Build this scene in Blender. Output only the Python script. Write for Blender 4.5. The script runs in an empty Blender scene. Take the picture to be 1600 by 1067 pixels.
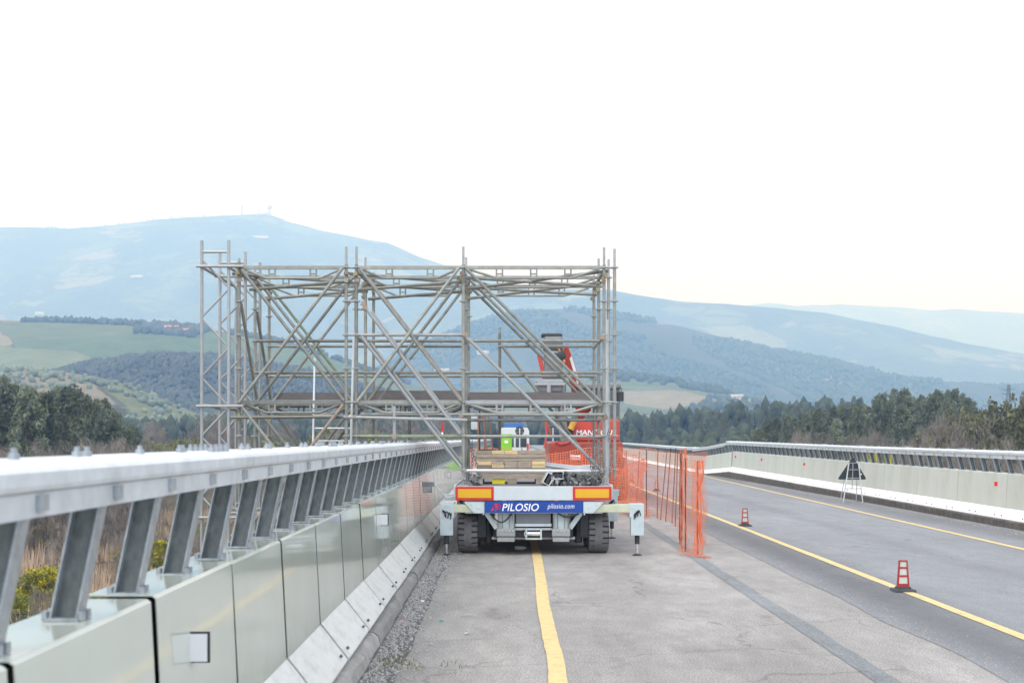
import bpy, math, random
import numpy as np
from mathutils import Vector, Matrix, Quaternion, noise as mnoise

# ------------------------------------------------------------------ camera
EYE, FPX, HZ = 1.72, 1780.0, 685.0
sc = bpy.context.scene
C = sc.collection
cd = bpy.data.cameras.new('camera')
cam = bpy.data.objects.new('camera', cd)
C.objects.link(cam)
cam.location = (0, 0, EYE)
cam.rotation_euler = (math.radians(90), 0, 0)
cd.sensor_width = 36.0
cd.lens = 36.0 * FPX / 1600.0
cd.shift_y = (HZ - 533.5) / 1600.0
cd.clip_start, cd.clip_end = 0.05, 60000
cd.dof.use_dof = True
cd.dof.focus_distance = 17.0
cd.dof.aperture_fstop = 3.2
sc.camera = cam
sc.render.resolution_x, sc.render.resolution_y = 1024, 682

# ------------------------------------------------------------------ world, sun, exposure
SUN_EL, SUN_AZ = math.radians(52), math.radians(215)      # azimuth: compass from +Y clockwise
world = bpy.data.worlds.new('World')
sc.world = world
world.use_nodes = True
nt = world.node_tree
bg = nt.nodes['Background']
sky = nt.nodes.new('ShaderNodeTexSky')
sky.sky_type = 'NISHITA'
sky.sun_disc = False
sky.sun_elevation = SUN_EL
sky.sun_rotation = SUN_AZ
sky.air_density, sky.dust_density = 1.0, 2.0
cn = nt.nodes.new('ShaderNodeTexNoise')
cn.inputs['Scale'].default_value = 2.2
cn.inputs['Detail'].default_value = 4
tc = nt.nodes.new('ShaderNodeTexCoord')
mp = nt.nodes.new('ShaderNodeMapping')
mp.inputs['Scale'].default_value = (1, 1, 3)
nt.links.new(tc.outputs['Generated'], mp.inputs['Vector'])
nt.links.new(mp.outputs['Vector'], cn.inputs['Vector'])
cr = nt.nodes.new('ShaderNodeValToRGB')
cr.color_ramp.elements[0].position = 0.3
cr.color_ramp.elements[0].color = (8.5, 9.15, 10.9, 1)
cr.color_ramp.elements[1].position = 0.7
cr.color_ramp.elements[1].color = (10.0, 10.8, 12.8, 1)
nt.links.new(cn.outputs['Fac'], cr.inputs['Fac'])
mx = nt.nodes.new('ShaderNodeMix')
mx.data_type = 'RGBA'
mx.inputs['Factor'].default_value = 0.9                    # overcast: the cloud sheet covers the blue
nt.links.new(sky.outputs['Color'], mx.inputs['A'])
nt.links.new(cr.outputs['Color'], mx.inputs['B'])
nt.links.new(mx.outputs['Result'], bg.inputs['Color'])
bg.inputs['Strength'].default_value = 0.12

sd = bpy.data.lights.new('sun', 'SUN')
sd.energy = 1.1
sd.angle = math.radians(25)
sd.color = (1.0, 0.95, 0.86)
sun = bpy.data.objects.new('sun', sd)
C.objects.link(sun)
sdir = Vector((math.sin(SUN_AZ) * math.cos(SUN_EL), math.cos(SUN_AZ) * math.cos(SUN_EL), math.sin(SUN_EL)))
sun.rotation_euler = (-sdir).to_track_quat('-Z', 'Y').to_euler()
sun.location = (0, -10, 60)
vs = sc.view_settings
vs.view_transform, vs.look, vs.gamma, vs.use_curve_mapping = 'Standard', 'None', 1.0, False
vs.exposure = 0.55
sc.cycles.max_bounces = 6
sc.cycles.diffuse_bounces = 3
sc.cycles.glossy_bounces = 3
sc.cycles.volume_bounces = 3
sc.cycles.transparent_max_bounces = 12
sc.cycles.use_denoising = True
random.seed(11)
R = random.Random(5)

# ------------------------------------------------------------------ helpers
def P(px, py, Y):
    """photo pixel + depth in metres -> world point"""
    return Vector(((px - 800.0) * Y / FPX, Y, EYE - (py - HZ) * Y / FPX))

def G(px, py, z=0.0):
    return P(px, py, FPX * (EYE - z) / (py - HZ))

def lerp(a, b, t):
    return a + (b - a) * t

def interp(pts, x):
    if x <= pts[0][0]: return pts[0][1]
    for (a, b), (c, d) in zip(pts, pts[1:]):
        if x <= c:
            return b + (d - b) * (x - a) / (c - a)
    return pts[-1][1]

class MB:
    def __init__(self):
        self.v, self.f = [], []
    def add(self, vs, fs):
        n = len(self.v)
        self.v.extend([tuple(p) for p in vs])
        self.f.extend([tuple(i + n for i in f) for f in fs])
        return self
    def box(self, x0, x1, y0, y1, z0, z1, M=None):
        vs = [Vector((x, y, z)) for x in (x0, x1) for y in (y0, y1) for z in (z0, z1)]
        if M is not None: vs = [M @ p for p in vs]
        return self.add(vs, [(0, 1, 3, 2), (4, 6, 7, 5), (0, 4, 5, 1), (2, 3, 7, 6), (0, 2, 6, 4), (1, 5, 7, 3)])
    def tube(self, a, b, r, n=8, r2=None, cap=True):
        a, b = Vector(a), Vector(b)
        d = b - a
        if d.length < 1e-6: return self
        q = d.to_track_quat('Z', 'Y')
        r2 = r if r2 is None else r2
        vs = []
        for c, rr in ((a, r), (b, r2)):
            for i in range(n):
                t = 2 * math.pi * i / n
                vs.append(c + q @ Vector((rr * math.cos(t), rr * math.sin(t), 0)))
        fs = [(i, (i + 1) % n, n + (i + 1) % n, n + i) for i in range(n)]
        if cap: fs += [tuple(range(n - 1, -1, -1)), tuple(range(n, 2 * n))]
        return self.add(vs, fs)
    def path(self, pts, r, n=6):
        for a, b in zip(pts, pts[1:]): self.tube(a, b, r, n)
        return self
    def bar(self, a, b, w, h, up=(0, 0, 1)):
        """rectangular bar from a to b, w across, h along up"""
        a, b = Vector(a), Vector(b)
        d = (b - a).normalized()
        s = d.cross(Vector(up)).normalized()
        u = s.cross(d).normalized()
        vs = [c + s * (sx * w / 2) + u * (sz * h / 2) for c in (a, b) for sx, sz in ((-1, -1), (1, -1), (1, 1), (-1, 1))]
        return self.add(vs, [(0, 1, 5, 4), (1, 2, 6, 5), (2, 3, 7, 6), (3, 0, 4, 7), (3, 2, 1, 0), (4, 5, 6, 7)])
    def prism(self, prof, y0, y1, f=None):
        """closed profile [(x, z)] extruded along Y"""
        n = len(prof)
        vs = [Vector((x, y, z)) for y in (y0, y1) for x, z in prof]
        if f: vs = [f(p) for p in vs]
        fs = [(i, (i + 1) % n, n + (i + 1) % n, n + i) for i in range(n)]
        fs += [tuple(range(n - 1, -1, -1)), tuple(range(n, 2 * n))]
        return self.add(vs, fs)
    def lathe(self, prof, n=24, axis='Z', M=None):
        vs = []
        for r, h in prof:
            for i in range(n):
                t = 2 * math.pi * i / n
                c, s = r * math.cos(t), r * math.sin(t)
                p = Vector((c, s, h)) if axis == 'Z' else (Vector((h, c, s)) if axis == 'X' else Vector((c, h, s)))
                vs.append(M @ p if M is not None else p)
        m = len(prof)
        fs = [(k * n + i, k * n + (i + 1) % n, (k + 1) * n + (i + 1) % n, (k + 1) * n + i) for k in range(m - 1) for i in range(n)]
        fs += [tuple(range(n - 1, -1, -1)), tuple(range((m - 1) * n, m * n))]
        return self.add(vs, fs)
    def mesh(self, name, mat, smooth=False):
        me = bpy.data.meshes.new(name)
        me.from_pydata(self.v, [], self.f)
        me.validate()
        if mat: me.materials.append(mat)
        import bmesh
        bm = bmesh.new(); bm.from_mesh(me)
        bmesh.ops.recalc_face_normals(bm, faces=bm.faces)
        bm.to_mesh(me); bm.free()
        if smooth:
            me.polygons.foreach_set('use_smooth', [True] * len(me.polygons))
            try: me.set_sharp_from_angle(angle=math.radians(35))
            except Exception: pass
        return me
    def build(self, name, mat, parent=None, smooth=False, bevel=0):
        return obj(name, self.mesh(name, mat, smooth), parent, bevel=bevel)

def obj(name, me, parent=None, loc=None, bevel=0):
    o = bpy.data.objects.new(name, me)
    C.objects.link(o)
    if parent is not None: o.parent = parent
    if loc is not None: o.location = loc
    if bevel:
        m = o.modifiers.new('bevel', 'BEVEL')
        m.width, m.segments, m.limit_method = bevel, 2, 'ANGLE'
    return o

def tag(o, label=None, cat=None, group=None, kind=None):
    if label: o['label'] = label
    if cat: o['category'] = cat
    if group: o['group'] = group
    if kind: o['kind'] = kind
    return o

def thing(name, label, cat, loc=(0, 0, 0), rz=0, group=None):
    o = bpy.data.objects.new(name, None)
    C.objects.link(o)
    o.empty_display_size = 0.2
    o.location = loc
    o.rotation_euler = (0, 0, rz)
    return tag(o, label, cat, group)

def copy_tree(o, parent=None):
    c = o.copy()
    C.objects.link(c)
    c.parent = parent
    for ch in list(o.children): copy_tree(ch, c)
    return c

# ------------------------------------------------------------------ materials
MATS = {}
AK = 1.40          # one overall scale for the base colours of the things near the camera
def mat(name, col, rough=0.6, metal=0.0, var=0.0, scale=5.0, bump=0.0, bscale=40.0, dirt=None, dirt_amt=0.0, dirt_scale=3.0,
        objvar=0.0, coat=0.0, stretch=(1, 1, 1), spec=0.5, detail=4, world_space=False, transl=0.0):
    if name in MATS: return MATS[name]
    col = tuple(min(0.86, c * AK) for c in col)
    if dirt is not None: dirt = tuple(min(0.86, c * AK) for c in dirt)
    m = bpy.data.materials.new(name)
    m.use_nodes = True
    t = m.node_tree
    b = t.nodes['Principled BSDF']
    L = t.links.new
    b.inputs['Roughness'].default_value = rough
    b.inputs['Metallic'].default_value = metal
    b.inputs['Specular IOR Level'].default_value = spec
    b.inputs['Coat Weight'].default_value = coat
    b.inputs['Coat Roughness'].default_value = 0.05
    co = t.nodes.new('ShaderNodeTexCoord')
    mpn = t.nodes.new('ShaderNodeMapping')
    mpn.inputs['Scale'].default_value = stretch
    if world_space:
        ge = t.nodes.new('ShaderNodeNewGeometry')
        L(ge.outputs['Position'], mpn.inputs['Vector'])
    else:
        L(co.outputs['Object'], mpn.inputs['Vector'])
    base = (*col, 1)
    cur = None
    if var > 0:
        n = t.nodes.new('ShaderNodeTexNoise')
        n.inputs['Scale'].default_value = scale
        n.inputs['Detail'].default_value = detail
        n.inputs['Roughness'].default_value = 0.65
        L(mpn.outputs['Vector'], n.inputs['Vector'])
        r = t.nodes.new('ShaderNodeValToRGB')
        r.color_ramp.elements[0].position, r.color_ramp.elements[1].position = 0.28, 0.72
        r.color_ramp.elements[0].color = tuple(c * (1 - var) for c in col) + (1,)
        r.color_ramp.elements[1].color = tuple(min(1, c * (1 + var)) for c in col) + (1,)
        L(n.outputs['Fac'], r.inputs['Fac'])
        cur = r.outputs['Color']
    if dirt is not None:
        n2 = t.nodes.new('ShaderNodeTexNoise')
        n2.inputs['Scale'].default_value = dirt_scale
        n2.inputs['Detail'].default_value = 6
        n2.inputs['Roughness'].default_value = 0.7
        L(mpn.outputs['Vector'], n2.inputs['Vector'])
        r2 = t.nodes.new('ShaderNodeMapRange')
        r2.inputs['From Min'].default_value, r2.inputs['From Max'].default_value = 0.5, 0.72
        r2.inputs['To Max'].default_value = dirt_amt
        L(n2.outputs['Fac'], r2.inputs['Value'])
        mm = t.nodes.new('ShaderNodeMix'); mm.data_type = 'RGBA'
        L(r2.outputs['Result'], mm.inputs['Factor'])
        if cur is not None: L(cur, mm.inputs['A'])
        else: mm.inputs['A'].default_value = base
        mm.inputs['B'].default_value = (*dirt, 1)
        cur = mm.outputs['Result']
    if objvar > 0:
        oi = t.nodes.new('ShaderNodeObjectInfo')
        mr = t.nodes.new('ShaderNodeMapRange')
        mr.inputs['To Min'].default_value, mr.inputs['To Max'].default_value = 1 - objvar, 1 + objvar
        L(oi.outputs['Random'], mr.inputs['Value'])
        hs = t.nodes.new('ShaderNodeHueSaturation')
        L(mr.outputs['Result'], hs.inputs['Value'])
        if cur is not None: L(cur, hs.inputs['Color'])
        else: hs.inputs['Color'].default_value = base
        cur = hs.outputs['Color']
    if cur is not None: L(cur, b.inputs['Base Color'])
    else: b.inputs['Base Color'].default_value = base
    if bump > 0:
        n3 = t.nodes.new('ShaderNodeTexNoise')
        n3.inputs['Scale'].default_value = bscale
        n3.inputs['Detail'].default_value = 3
        L(mpn.outputs['Vector'], n3.inputs['Vector'])
        bp = t.nodes.new('ShaderNodeBump')
        bp.inputs['Strength'].default_value = bump
        bp.inputs['Distance'].default_value = 0.02
        L(n3.outputs['Fac'], bp.inputs['Height'])
        L(bp.outputs['Normal'], b.inputs['Normal'])
    if transl > 0:
        tr = t.nodes.new('ShaderNodeBsdfTranslucent')
        if cur is not None: L(cur, tr.inputs['Color'])
        else: tr.inputs['Color'].default_value = base
        ms = t.nodes.new('ShaderNodeMixShader')
        ms.inputs['Fac'].default_value = transl
        L(b.outputs['BSDF'], ms.inputs[1]); L(tr.outputs['BSDF'], ms.inputs[2])
        L(ms.outputs['Shader'], t.nodes['Material Output'].inputs['Surface'])
    MATS[name] = m
    return m

galv = mat('galvanised_tube', (0.185, 0.192, 0.170), 0.48, 0.35, var=0.22, scale=9, dirt=(0.135, 0.115, 0.08), dirt_amt=0.5, dirt_scale=4, objvar=0.22, bump=0.05)
galv_lt = mat('galvanised_light', (0.245, 0.255, 0.250), 0.42, 0.3, var=0.12, scale=8, dirt=(0.30, 0.27, 0.22), dirt_amt=0.3, objvar=0.08)
galv_dk = mat('galvanised_dark', (0.12, 0.12, 0.12), 0.6, 0.3, var=0.3, scale=12, objvar=0.3)
rusty = mat('rusty_tube', (0.235, 0.195, 0.155), 0.7, 0.1, var=0.3, scale=9, dirt=(0.22, 0.10, 0.05), dirt_amt=0.7, dirt_scale=6)
greeny = mat('green_tube', (0.17, 0.205, 0.135), 0.6, 0.1, var=0.25, scale=8)
alu = mat('aluminium', (0.46, 0.475, 0.475), 0.35, 0.4, var=0.08)
whitep = mat('white_paint', (0.40, 0.44, 0.45), 0.45, 0, var=0.06, scale=6)
brass = mat('coupler_zinc', (0.25, 0.225, 0.14), 0.5, 0.4, var=0.3, scale=30)
panel_m = mat('barrier_panel_paint', (0.395, 0.43, 0.375), 0.08, 0, var=0.05, scale=1.2, dirt=(0.32, 0.32, 0.27), dirt_amt=0.35, dirt_scale=1.6, bump=0.035, bscale=1.6, stretch=(1, 1, 0.5), spec=0.7, objvar=0.03, coat=0.3)
panel_r = mat('barrier_panel_paint_faded', (0.42, 0.44, 0.39), 0.35, 0, var=0.05, scale=1.5, dirt=(0.27, 0.30, 0.24), dirt_amt=0.45, dirt_scale=1.3, stretch=(1, 1, 0.35), objvar=0.035)
foot_m = mat('barrier_foot_paint', (0.47, 0.485, 0.455), 0.35, 0, var=0.06, scale=4, dirt=(0.27, 0.27, 0.24), dirt_amt=0.55, dirt_scale=5, stretch=(1, 1, 2), objvar=0.04)
foot_r = mat('barrier_foot_white', (0.74, 0.75, 0.72), 0.5, 0, var=0.05, scale=4, dirt=(0.45, 0.45, 0.42), dirt_amt=0.4, dirt_scale=4, objvar=0.04)
post_m = mat('post_galvanised', (0.27, 0.30, 0.315), 0.4, 0.5, var=0.2, scale=22, dirt=(0.14, 0.152, 0.157), dirt_amt=0.6, dirt_scale=14, objvar=0.1, bump=0.08, bscale=60)
web_m = mat('post_web_dark_zinc', (0.118, 0.134, 0.134), 0.7, 0.2, var=0.3, scale=26, dirt=(0.075, 0.085, 0.085), dirt_amt=0.7, dirt_scale=12, stretch=(1, 1, 0.5), objvar=0.12, bump=0.15, bscale=70)  # web set darker and more mottled than the flanges
rail_m = mat('rail_galvanised', (0.46, 0.495, 0.51), 0.42, 0.3, var=0.14, scale=7, dirt=(0.33, 0.36, 0.375), dirt_amt=0.7, dirt_scale=3, objvar=0.05, bump=0.03, bscale=8)
core_m = mat('barrier_core_dark', (0.035, 0.035, 0.035), 0.8)
conc = mat('kerb_concrete', (0.21, 0.206, 0.19), 0.85, 0, var=0.35, scale=7, dirt=(0.10, 0.095, 0.08), dirt_amt=0.8, dirt_scale=3.5, bump=0.5, bscale=30, objvar=0.15)
conc_dk = mat('kerb_concrete_stained', (0.075, 0.07, 0.062), 0.9, 0, var=0.4, scale=5, bump=0.5, bscale=20, objvar=0.15)
rubber = mat('tyre_rubber', (0.12, 0.116, 0.112), 0.8, 0, var=0.25, scale=14, dirt=(0.16, 0.15, 0.14), dirt_amt=0.5, dirt_scale=5, bump=0.1)
black = mat('black_steel', (0.02, 0.021, 0.023), 0.5, 0, var=0.3, scale=20)
steel = mat('polished_rod', (0.55, 0.56, 0.57), 0.2, 0.9)
trail = mat('trailer_paint', (0.37, 0.43, 0.435), 0.4, 0, var=0.06, scale=5, dirt=(0.24, 0.25, 0.22), dirt_amt=0.5, dirt_scale=6, objvar=0.03)
trail2 = mat('trailer_paint_cream', (0.38, 0.40, 0.29), 0.45, 0, var=0.1, scale=5, dirt=(0.28, 0.26, 0.15), dirt_amt=0.6, dirt_scale=4)
greyp = mat('grey_plate', (0.14, 0.145, 0.155), 0.5, 0, var=0.1)
red_s = mat('reflective_red', (0.40, 0.016, 0.014), 0.35, 0, var=0.06, scale=30)
yel_s = mat('reflective_yellow', (0.50, 0.285, 0.008), 0.35, 0, var=0.05, scale=40)
blue_s = mat('sign_blue', (0.004, 0.038, 0.22), 0.35, 0, var=0.05)
white_s = mat('sign_white', (0.7, 0.7, 0.7), 0.5)
logo_r = mat('logo_red', (0.55, 0.02, 0.03), 0.5)
wood_g = mat('weathered_board', (0.33, 0.275, 0.21), 0.8, 0, var=0.35, scale=8, stretch=(1, 8, 12), dirt=(0.18, 0.15, 0.12), dirt_amt=0.6, objvar=0.25, bump=0.2)
wood_y = mat('fresh_board', (0.56, 0.43, 0.22), 0.7, 0, var=0.15, scale=8, stretch=(1, 8, 12), objvar=0.12)
wood_t = mat('toe_board', (0.115, 0.103, 0.097), 0.8, 0, var=0.2, scale=7, stretch=(1, 8, 8), objvar=0.12)
yplas = mat('yellow_plastic', (0.75, 0.52, 0.02), 0.4)
orange = mat('orange_net', (0.60, 0.215, 0.125), 0.6, 0, var=0.12, scale=8, transl=0.45)
orange_g = mat('orange_net_gathered', (0.58, 0.15, 0.065), 0.6, 0, var=0.15, scale=8, transl=0.3)
rebar = mat('rusty_stake', (0.07, 0.05, 0.045), 0.85, 0, var=0.3, scale=30)
red_c = mat('delineator_red', (0.27, 0.022, 0.016), 0.45, 0, var=0.15, scale=20)
refl_w = mat('reflective_white', (0.42, 0.44, 0.40), 0.4, 0, var=0.05)
darkrub = mat('delineator_base_rubber', (0.05, 0.052, 0.06), 0.8, 0, var=0.2)
signback = mat('sign_back', (0.018, 0.026, 0.03), 0.45, 0, var=0.2)
tele_red = mat('machine_red', (0.36, 0.040, 0.024), 0.35, 0, var=0.1, scale=4, dirt=(0.30, 0.10, 0.07), dirt_amt=0.3)
tele_or = mat('machine_orange', (0.22, 0.035, 0.018), 0.4, 0, var=0.1, scale=4)
tele_gr = mat('machine_grey', (0.12, 0.125, 0.125), 0.5, 0, var=0.2, scale=8)
glass_d = mat('cab_glass', (0.03, 0.04, 0.045), 0.05, 0, spec=0.8)
ochre = mat('ochre_cylinder', (0.42, 0.22, 0.03), 0.5, 0, var=0.3, scale=8)
lime = mat('lime_plastic', (0.16, 0.38, 0.015), 0.45, 0, var=0.06)
vanw = mat('van_white', (0.42, 0.44, 0.43), 0.3, 0, var=0.04)
vblue = mat('truck_blue', (0.03, 0.10, 0.27), 0.4, 0, var=0.1)
yline = mat('yellow_marking', (0.47, 0.36, 0.165), 0.75, 0, var=0.10, scale=14, dirt=(0.27, 0.225, 0.15), dirt_amt=0.75, dirt_scale=9, world_space=True)
bark = mat('bark', (0.10, 0.075, 0.055), 0.9, 0, var=0.3, scale=6)

def asphalt(name, col, tracks=None, speck=0.5, var=0.12):
    m = bpy.data.materials.new(name); m.use_nodes = True
    t = m.node_tree; b = t.nodes['Principled BSDF']; L = t.links.new
    b.inputs['Roughness'].default_value = 0.82
    b.inputs['Specular IOR Level'].default_value = 0.35
    g = t.nodes.new('ShaderNodeNewGeometry')
    def noise_n(s, d, rr=0.6, st=(1, 1, 1)):
        mpn = t.nodes.new('ShaderNodeMapping'); mpn.inputs['Scale'].default_value = st
        L(g.outputs['Position'], mpn.inputs['Vector'])
        n = t.nodes.new('ShaderNodeTexNoise'); n.inputs['Scale'].default_value = s; n.inputs['Detail'].default_value = d
        n.inputs['Roughness'].default_value = rr
        L(mpn.outputs['Vector'], n.inputs['Vector']); return n.outputs['Fac']
    def mulr(fac, lo, hi, a=0.3, c=0.7):
        mr = t.nodes.new('ShaderNodeMapRange')
        mr.inputs['From Min'].default_value, mr.inputs['From Max'].default_value = a, c
        mr.inputs['To Min'].default_value, mr.inputs['To Max'].default_value = lo, hi
        L(fac, mr.inputs['Value']); return mr.outputs['Result']
    def times(x, y):
        k = t.nodes.new('ShaderNodeMath'); k.operation = 'MULTIPLY'
        L(x, k.inputs[0]); L(y, k.inputs[1]); return k.outputs[0]
    f = mulr(noise_n(0.55, 5, 0.65, (1, 0.35, 1)), 1 - var, 1 + var)
    f = times(f, mulr(noise_n(3.5, 5, 0.7, (1, 0.5, 1)), 1 - var * 0.7, 1 + var * 0.7))
    f = times(f, mulr(noise_n(70, 2, 0.7), 1 - speck * 0.5, 1 + speck * 0.5))
    vo = t.nodes.new('ShaderNodeTexVoronoi'); vo.inputs['Scale'].default_value = 34
    L(g.outputs['Position'], vo.inputs['Vector'])
    f = times(f, mulr(vo.outputs['Distance'], 1 + speck * 0.9, 1.0, 0.05, 0.16))
    # wear: pale scrubbed patches, dark blotches and a web of hairline cracks
    f = times(f, mulr(noise_n(0.9, 7, 0.72, (0.8, 0.25, 1)), 1.0, 1.0 + 1.3 * var, 0.52, 0.66))
    f = times(f, mulr(noise_n(1.7, 8, 0.75, (1, 0.45, 7)), 1.0 - 1.5 * var, 1.0, 0.30, 0.42))
    wv = t.nodes.new('ShaderNodeTexNoise'); wv.inputs['Scale'].default_value = 3.0; wv.inputs['Detail'].default_value = 4
    L(g.outputs['Position'], wv.inputs['Vector'])
    wa = t.nodes.new('ShaderNodeVectorMath'); wa.operation = 'MULTIPLY_ADD'; wa.inputs[1].default_value = (0.5, 0.5, 0)
    L(wv.outputs['Color'], wa.inputs[0]); L(g.outputs['Position'], wa.inputs[2])
    ck = t.nodes.new('ShaderNodeTexVoronoi'); ck.feature = 'DISTANCE_TO_EDGE'; ck.inputs['Scale'].default_value = 0.55
    L(wa.outputs['Vector'], ck.inputs['Vector'])
    cl = mulr(ck.outputs['Distance'], 0.0, 1.0, 0.002, 0.009)
    cm = mulr(noise_n(0.35, 2), 0.0, 1.0, 0.48, 0.56)
    om = t.nodes.new('ShaderNodeMath'); om.operation = 'MAXIMUM'; L(cl, om.inputs[0]); L(cm, om.inputs[1])
    f = times(f, mulr(om.outputs[0], 0.72, 1.0, 0.0, 1.0))
    if tracks:
        sx = t.nodes.new('ShaderNodeSeparateXYZ'); L(g.outputs['Position'], sx.inputs[0])
        for cx, wd, am in tracks:
            k = t.nodes.new('ShaderNodeMath'); k.operation = 'SUBTRACT'; L(sx.outputs['X'], k.inputs[0]); k.inputs[1].default_value = cx
            a = t.nodes.new('ShaderNodeMath'); a.operation = 'ABSOLUTE'; L(k.outputs[0], a.inputs[0])
            mr = t.nodes.new('ShaderNodeMapRange'); mr.interpolation_type = 'SMOOTHSTEP'
            mr.inputs['From Min'].default_value, mr.inputs['From Max'].default_value = 0, wd
            mr.inputs['To Min'].default_value, mr.inputs['To Max'].default_value = am, 1.0
            L(a.outputs[0], mr.inputs['Value'])
            f = times(f, mr.outputs['Result'])
    vm = t.nodes.new('ShaderNodeVectorMath'); vm.operation = 'SCALE'
    vm.inputs[0].default_value = tuple(c * AK for c in col)
    L(f, vm.inputs['Scale'])
    L(vm.outputs['Vector'], b.inputs['Base Color'])
    bp = t.nodes.new('ShaderNodeBump'); bp.inputs['Strength'].default_value = 0.5; bp.inputs['Distance'].default_value = 0.006
    L(noise_n(120, 2), bp.inputs['Height'])
    L(bp.outputs['Normal'], b.inputs['Normal'])
    return m
asph_l = asphalt('asphalt_worn_pale', (0.206, 0.199, 0.187), speck=1.0, var=0.20)
asph_r = asphalt('asphalt_lane', (0.166, 0.174, 0.180), tracks=[(4.05, 0.75, 0.58), (6.3, 0.5, 0.86), (8.9, 0.8, 0.78)], speck=0.6, var=0.11)
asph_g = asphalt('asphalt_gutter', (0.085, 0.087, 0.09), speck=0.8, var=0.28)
asph_s = asphalt('joint_seal', (0.140, 0.150, 0.153), speck=0.9, var=0.22)
asph_c = asphalt('crack_dark', (0.085, 0.085, 0.085), speck=0.3, var=0.15)
asph_w = asphalt('asphalt_lime_stain', (0.215, 0.211, 0.205), speck=0.8, var=0.12)

def land(name, cols, s1, s2, wood=(0.05, 0.06, 0.035), wood2=(0.085, 0.075, 0.06), wl=0.50, hedge=0.05):
    """fields (voronoi cells) with hedges and woods (noise), world metres"""
    m = bpy.data.materials.new(name); m.use_nodes = True
    t = m.node_tree; b = t.nodes['Principled BSDF']; L = t.links.new
    b.inputs['Roughness'].default_value = 0.95; b.inputs['Specular IOR Level'].default_value = 0.1
    g = t.nodes.new('ShaderNodeNewGeometry')
    w = t.nodes.new('ShaderNodeTexNoise'); w.inputs['Scale'].default_value = s1 * 1.5; w.inputs['Detail'].default_value = 3
    L(g.outputs['Position'], w.inputs['Vector'])
    ad = t.nodes.new('ShaderNodeVectorMath'); ad.operation = 'MULTIPLY_ADD'
    L(w.outputs['Color'], ad.inputs[0]); ad.inputs[1].default_value = (0.6 / s1,) * 3; L(g.outputs['Position'], ad.inputs[2])
    mpn = t.nodes.new('ShaderNodeMapping'); mpn.inputs['Scale'].default_value = (0.6, 1, 1)
    L(ad.outputs['Vector'], mpn.inputs['Vector'])
    v = t.nodes.new('ShaderNodeTexVoronoi'); v.inputs['Scale'].default_value = s1
    L(mpn.outputs['Vector'], v.inputs['Vector'])
    cr = t.nodes.new('ShaderNodeValToRGB'); cr.color_ramp.interpolation = 'CONSTANT'
    el = cr.color_ramp.elements
    while len(el) < len(cols): el.new(0.5)
    for i, c in enumerate(cols):
        el[i].position = i / len(cols); el[i].color = (*c, 1)
    sp = t.nodes.new('ShaderNodeSeparateColor'); L(v.outputs['Color'], sp.inputs[0]); L(sp.outputs[0], cr.inputs['Fac'])
    v2 = t.nodes.new('ShaderNodeTexVoronoi'); v2.feature = 'DISTANCE_TO_EDGE'; v2.inputs['Scale'].default_value = s1
    L(mpn.outputs['Vector'], v2.inputs['Vector'])
    he = t.nodes.new('ShaderNodeMapRange'); he.inputs['From Min'].default_value = hedge * 0.6; he.inputs['From Max'].default_value = hedge
    he.inputs['To Min'].default_value = 0.85; he.inputs['To Max'].default_value = 0
    L(v2.outputs['Distance'], he.inputs['Value'])
    n = t.nodes.new('ShaderNodeTexNoise'); n.inputs['Scale'].default_value = s2; n.inputs['Detail'].default_value = 8; n.inputs['Roughness'].default_value = 0.68
    L(g.outputs['Position'], n.inputs['Vector'])
    wm = t.nodes.new('ShaderNodeMapRange'); wm.inputs['From Min'].default_value = wl - 0.015; wm.inputs['From Max'].default_value = wl + 0.02
    L(n.outputs['Fac'], wm.inputs['Value'])
    mxx = t.nodes.new('ShaderNodeMath'); mxx.operation = 'MAXIMUM'; L(he.outputs['Result'], mxx.inputs[0]); L(wm.outputs['Result'], mxx.inputs[1])
    n2 = t.nodes.new('ShaderNodeTexNoise'); n2.inputs['Scale'].default_value = s2 * 9; n2.inputs['Detail'].default_value = 5; n2.inputs['Roughness'].default_value = 0.7
    L(g.outputs['Position'], n2.inputs['Vector'])
    wc = t.nodes.new('ShaderNodeMix'); wc.data_type = 'RGBA'
    wr = t.nodes.new('ShaderNodeMapRange'); wr.inputs['From Min'].default_value = 0.4; wr.inputs['From Max'].default_value = 0.6
    L(n2.outputs['Fac'], wr.inputs['Value']); L(wr.outputs['Result'], wc.inputs['Factor'])
    wc.inputs['A'].default_value = (*wood, 1); wc.inputs['B'].default_value = (*wood2, 1)
    fc = t.nodes.new('ShaderNodeHueSaturation'); L(cr.outputs['Color'], fc.inputs['Color'])
    vr = t.nodes.new('ShaderNodeMapRange'); vr.inputs['From Min'].default_value = 0.3; vr.inputs['From Max'].default_value = 0.7
    vr.inputs['To Min'].default_value = 0.78; vr.inputs['To Max'].default_value = 1.2
    L(n2.outputs['Fac'], vr.inputs['Value']); L(vr.outputs['Result'], fc.inputs['Value'])
    fm = t.nodes.new('ShaderNodeMix'); fm.data_type = 'RGBA'
    L(mxx.outputs[0], fm.inputs['Factor']); L(fc.outputs['Color'], fm.inputs['A']); L(wc.outputs['Result'], fm.inputs['B'])
    L(fm.outputs['Result'], b.inputs['Base Color'])
    return m

# ------------------------------------------------------------------ terrain
def sstep(a, b, x):
    t = max(0.0, min(1.0, (x - a) / (b - a))); return t * t * (3 - 2 * t)

def gz(x, y):
    z = -9.0
    z += 9.5 * sstep(28, 95, x) * sstep(60, 130, y)              # bank rising on the right
    z += 5.0 * sstep(-40, -160, x)                               # left valley side
    z += 10.0 * sstep(250, 700, y)
    z += 1.2 * mnoise.noise(Vector((x * 0.02, y * 0.02, 3.1)))
    return z

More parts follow.
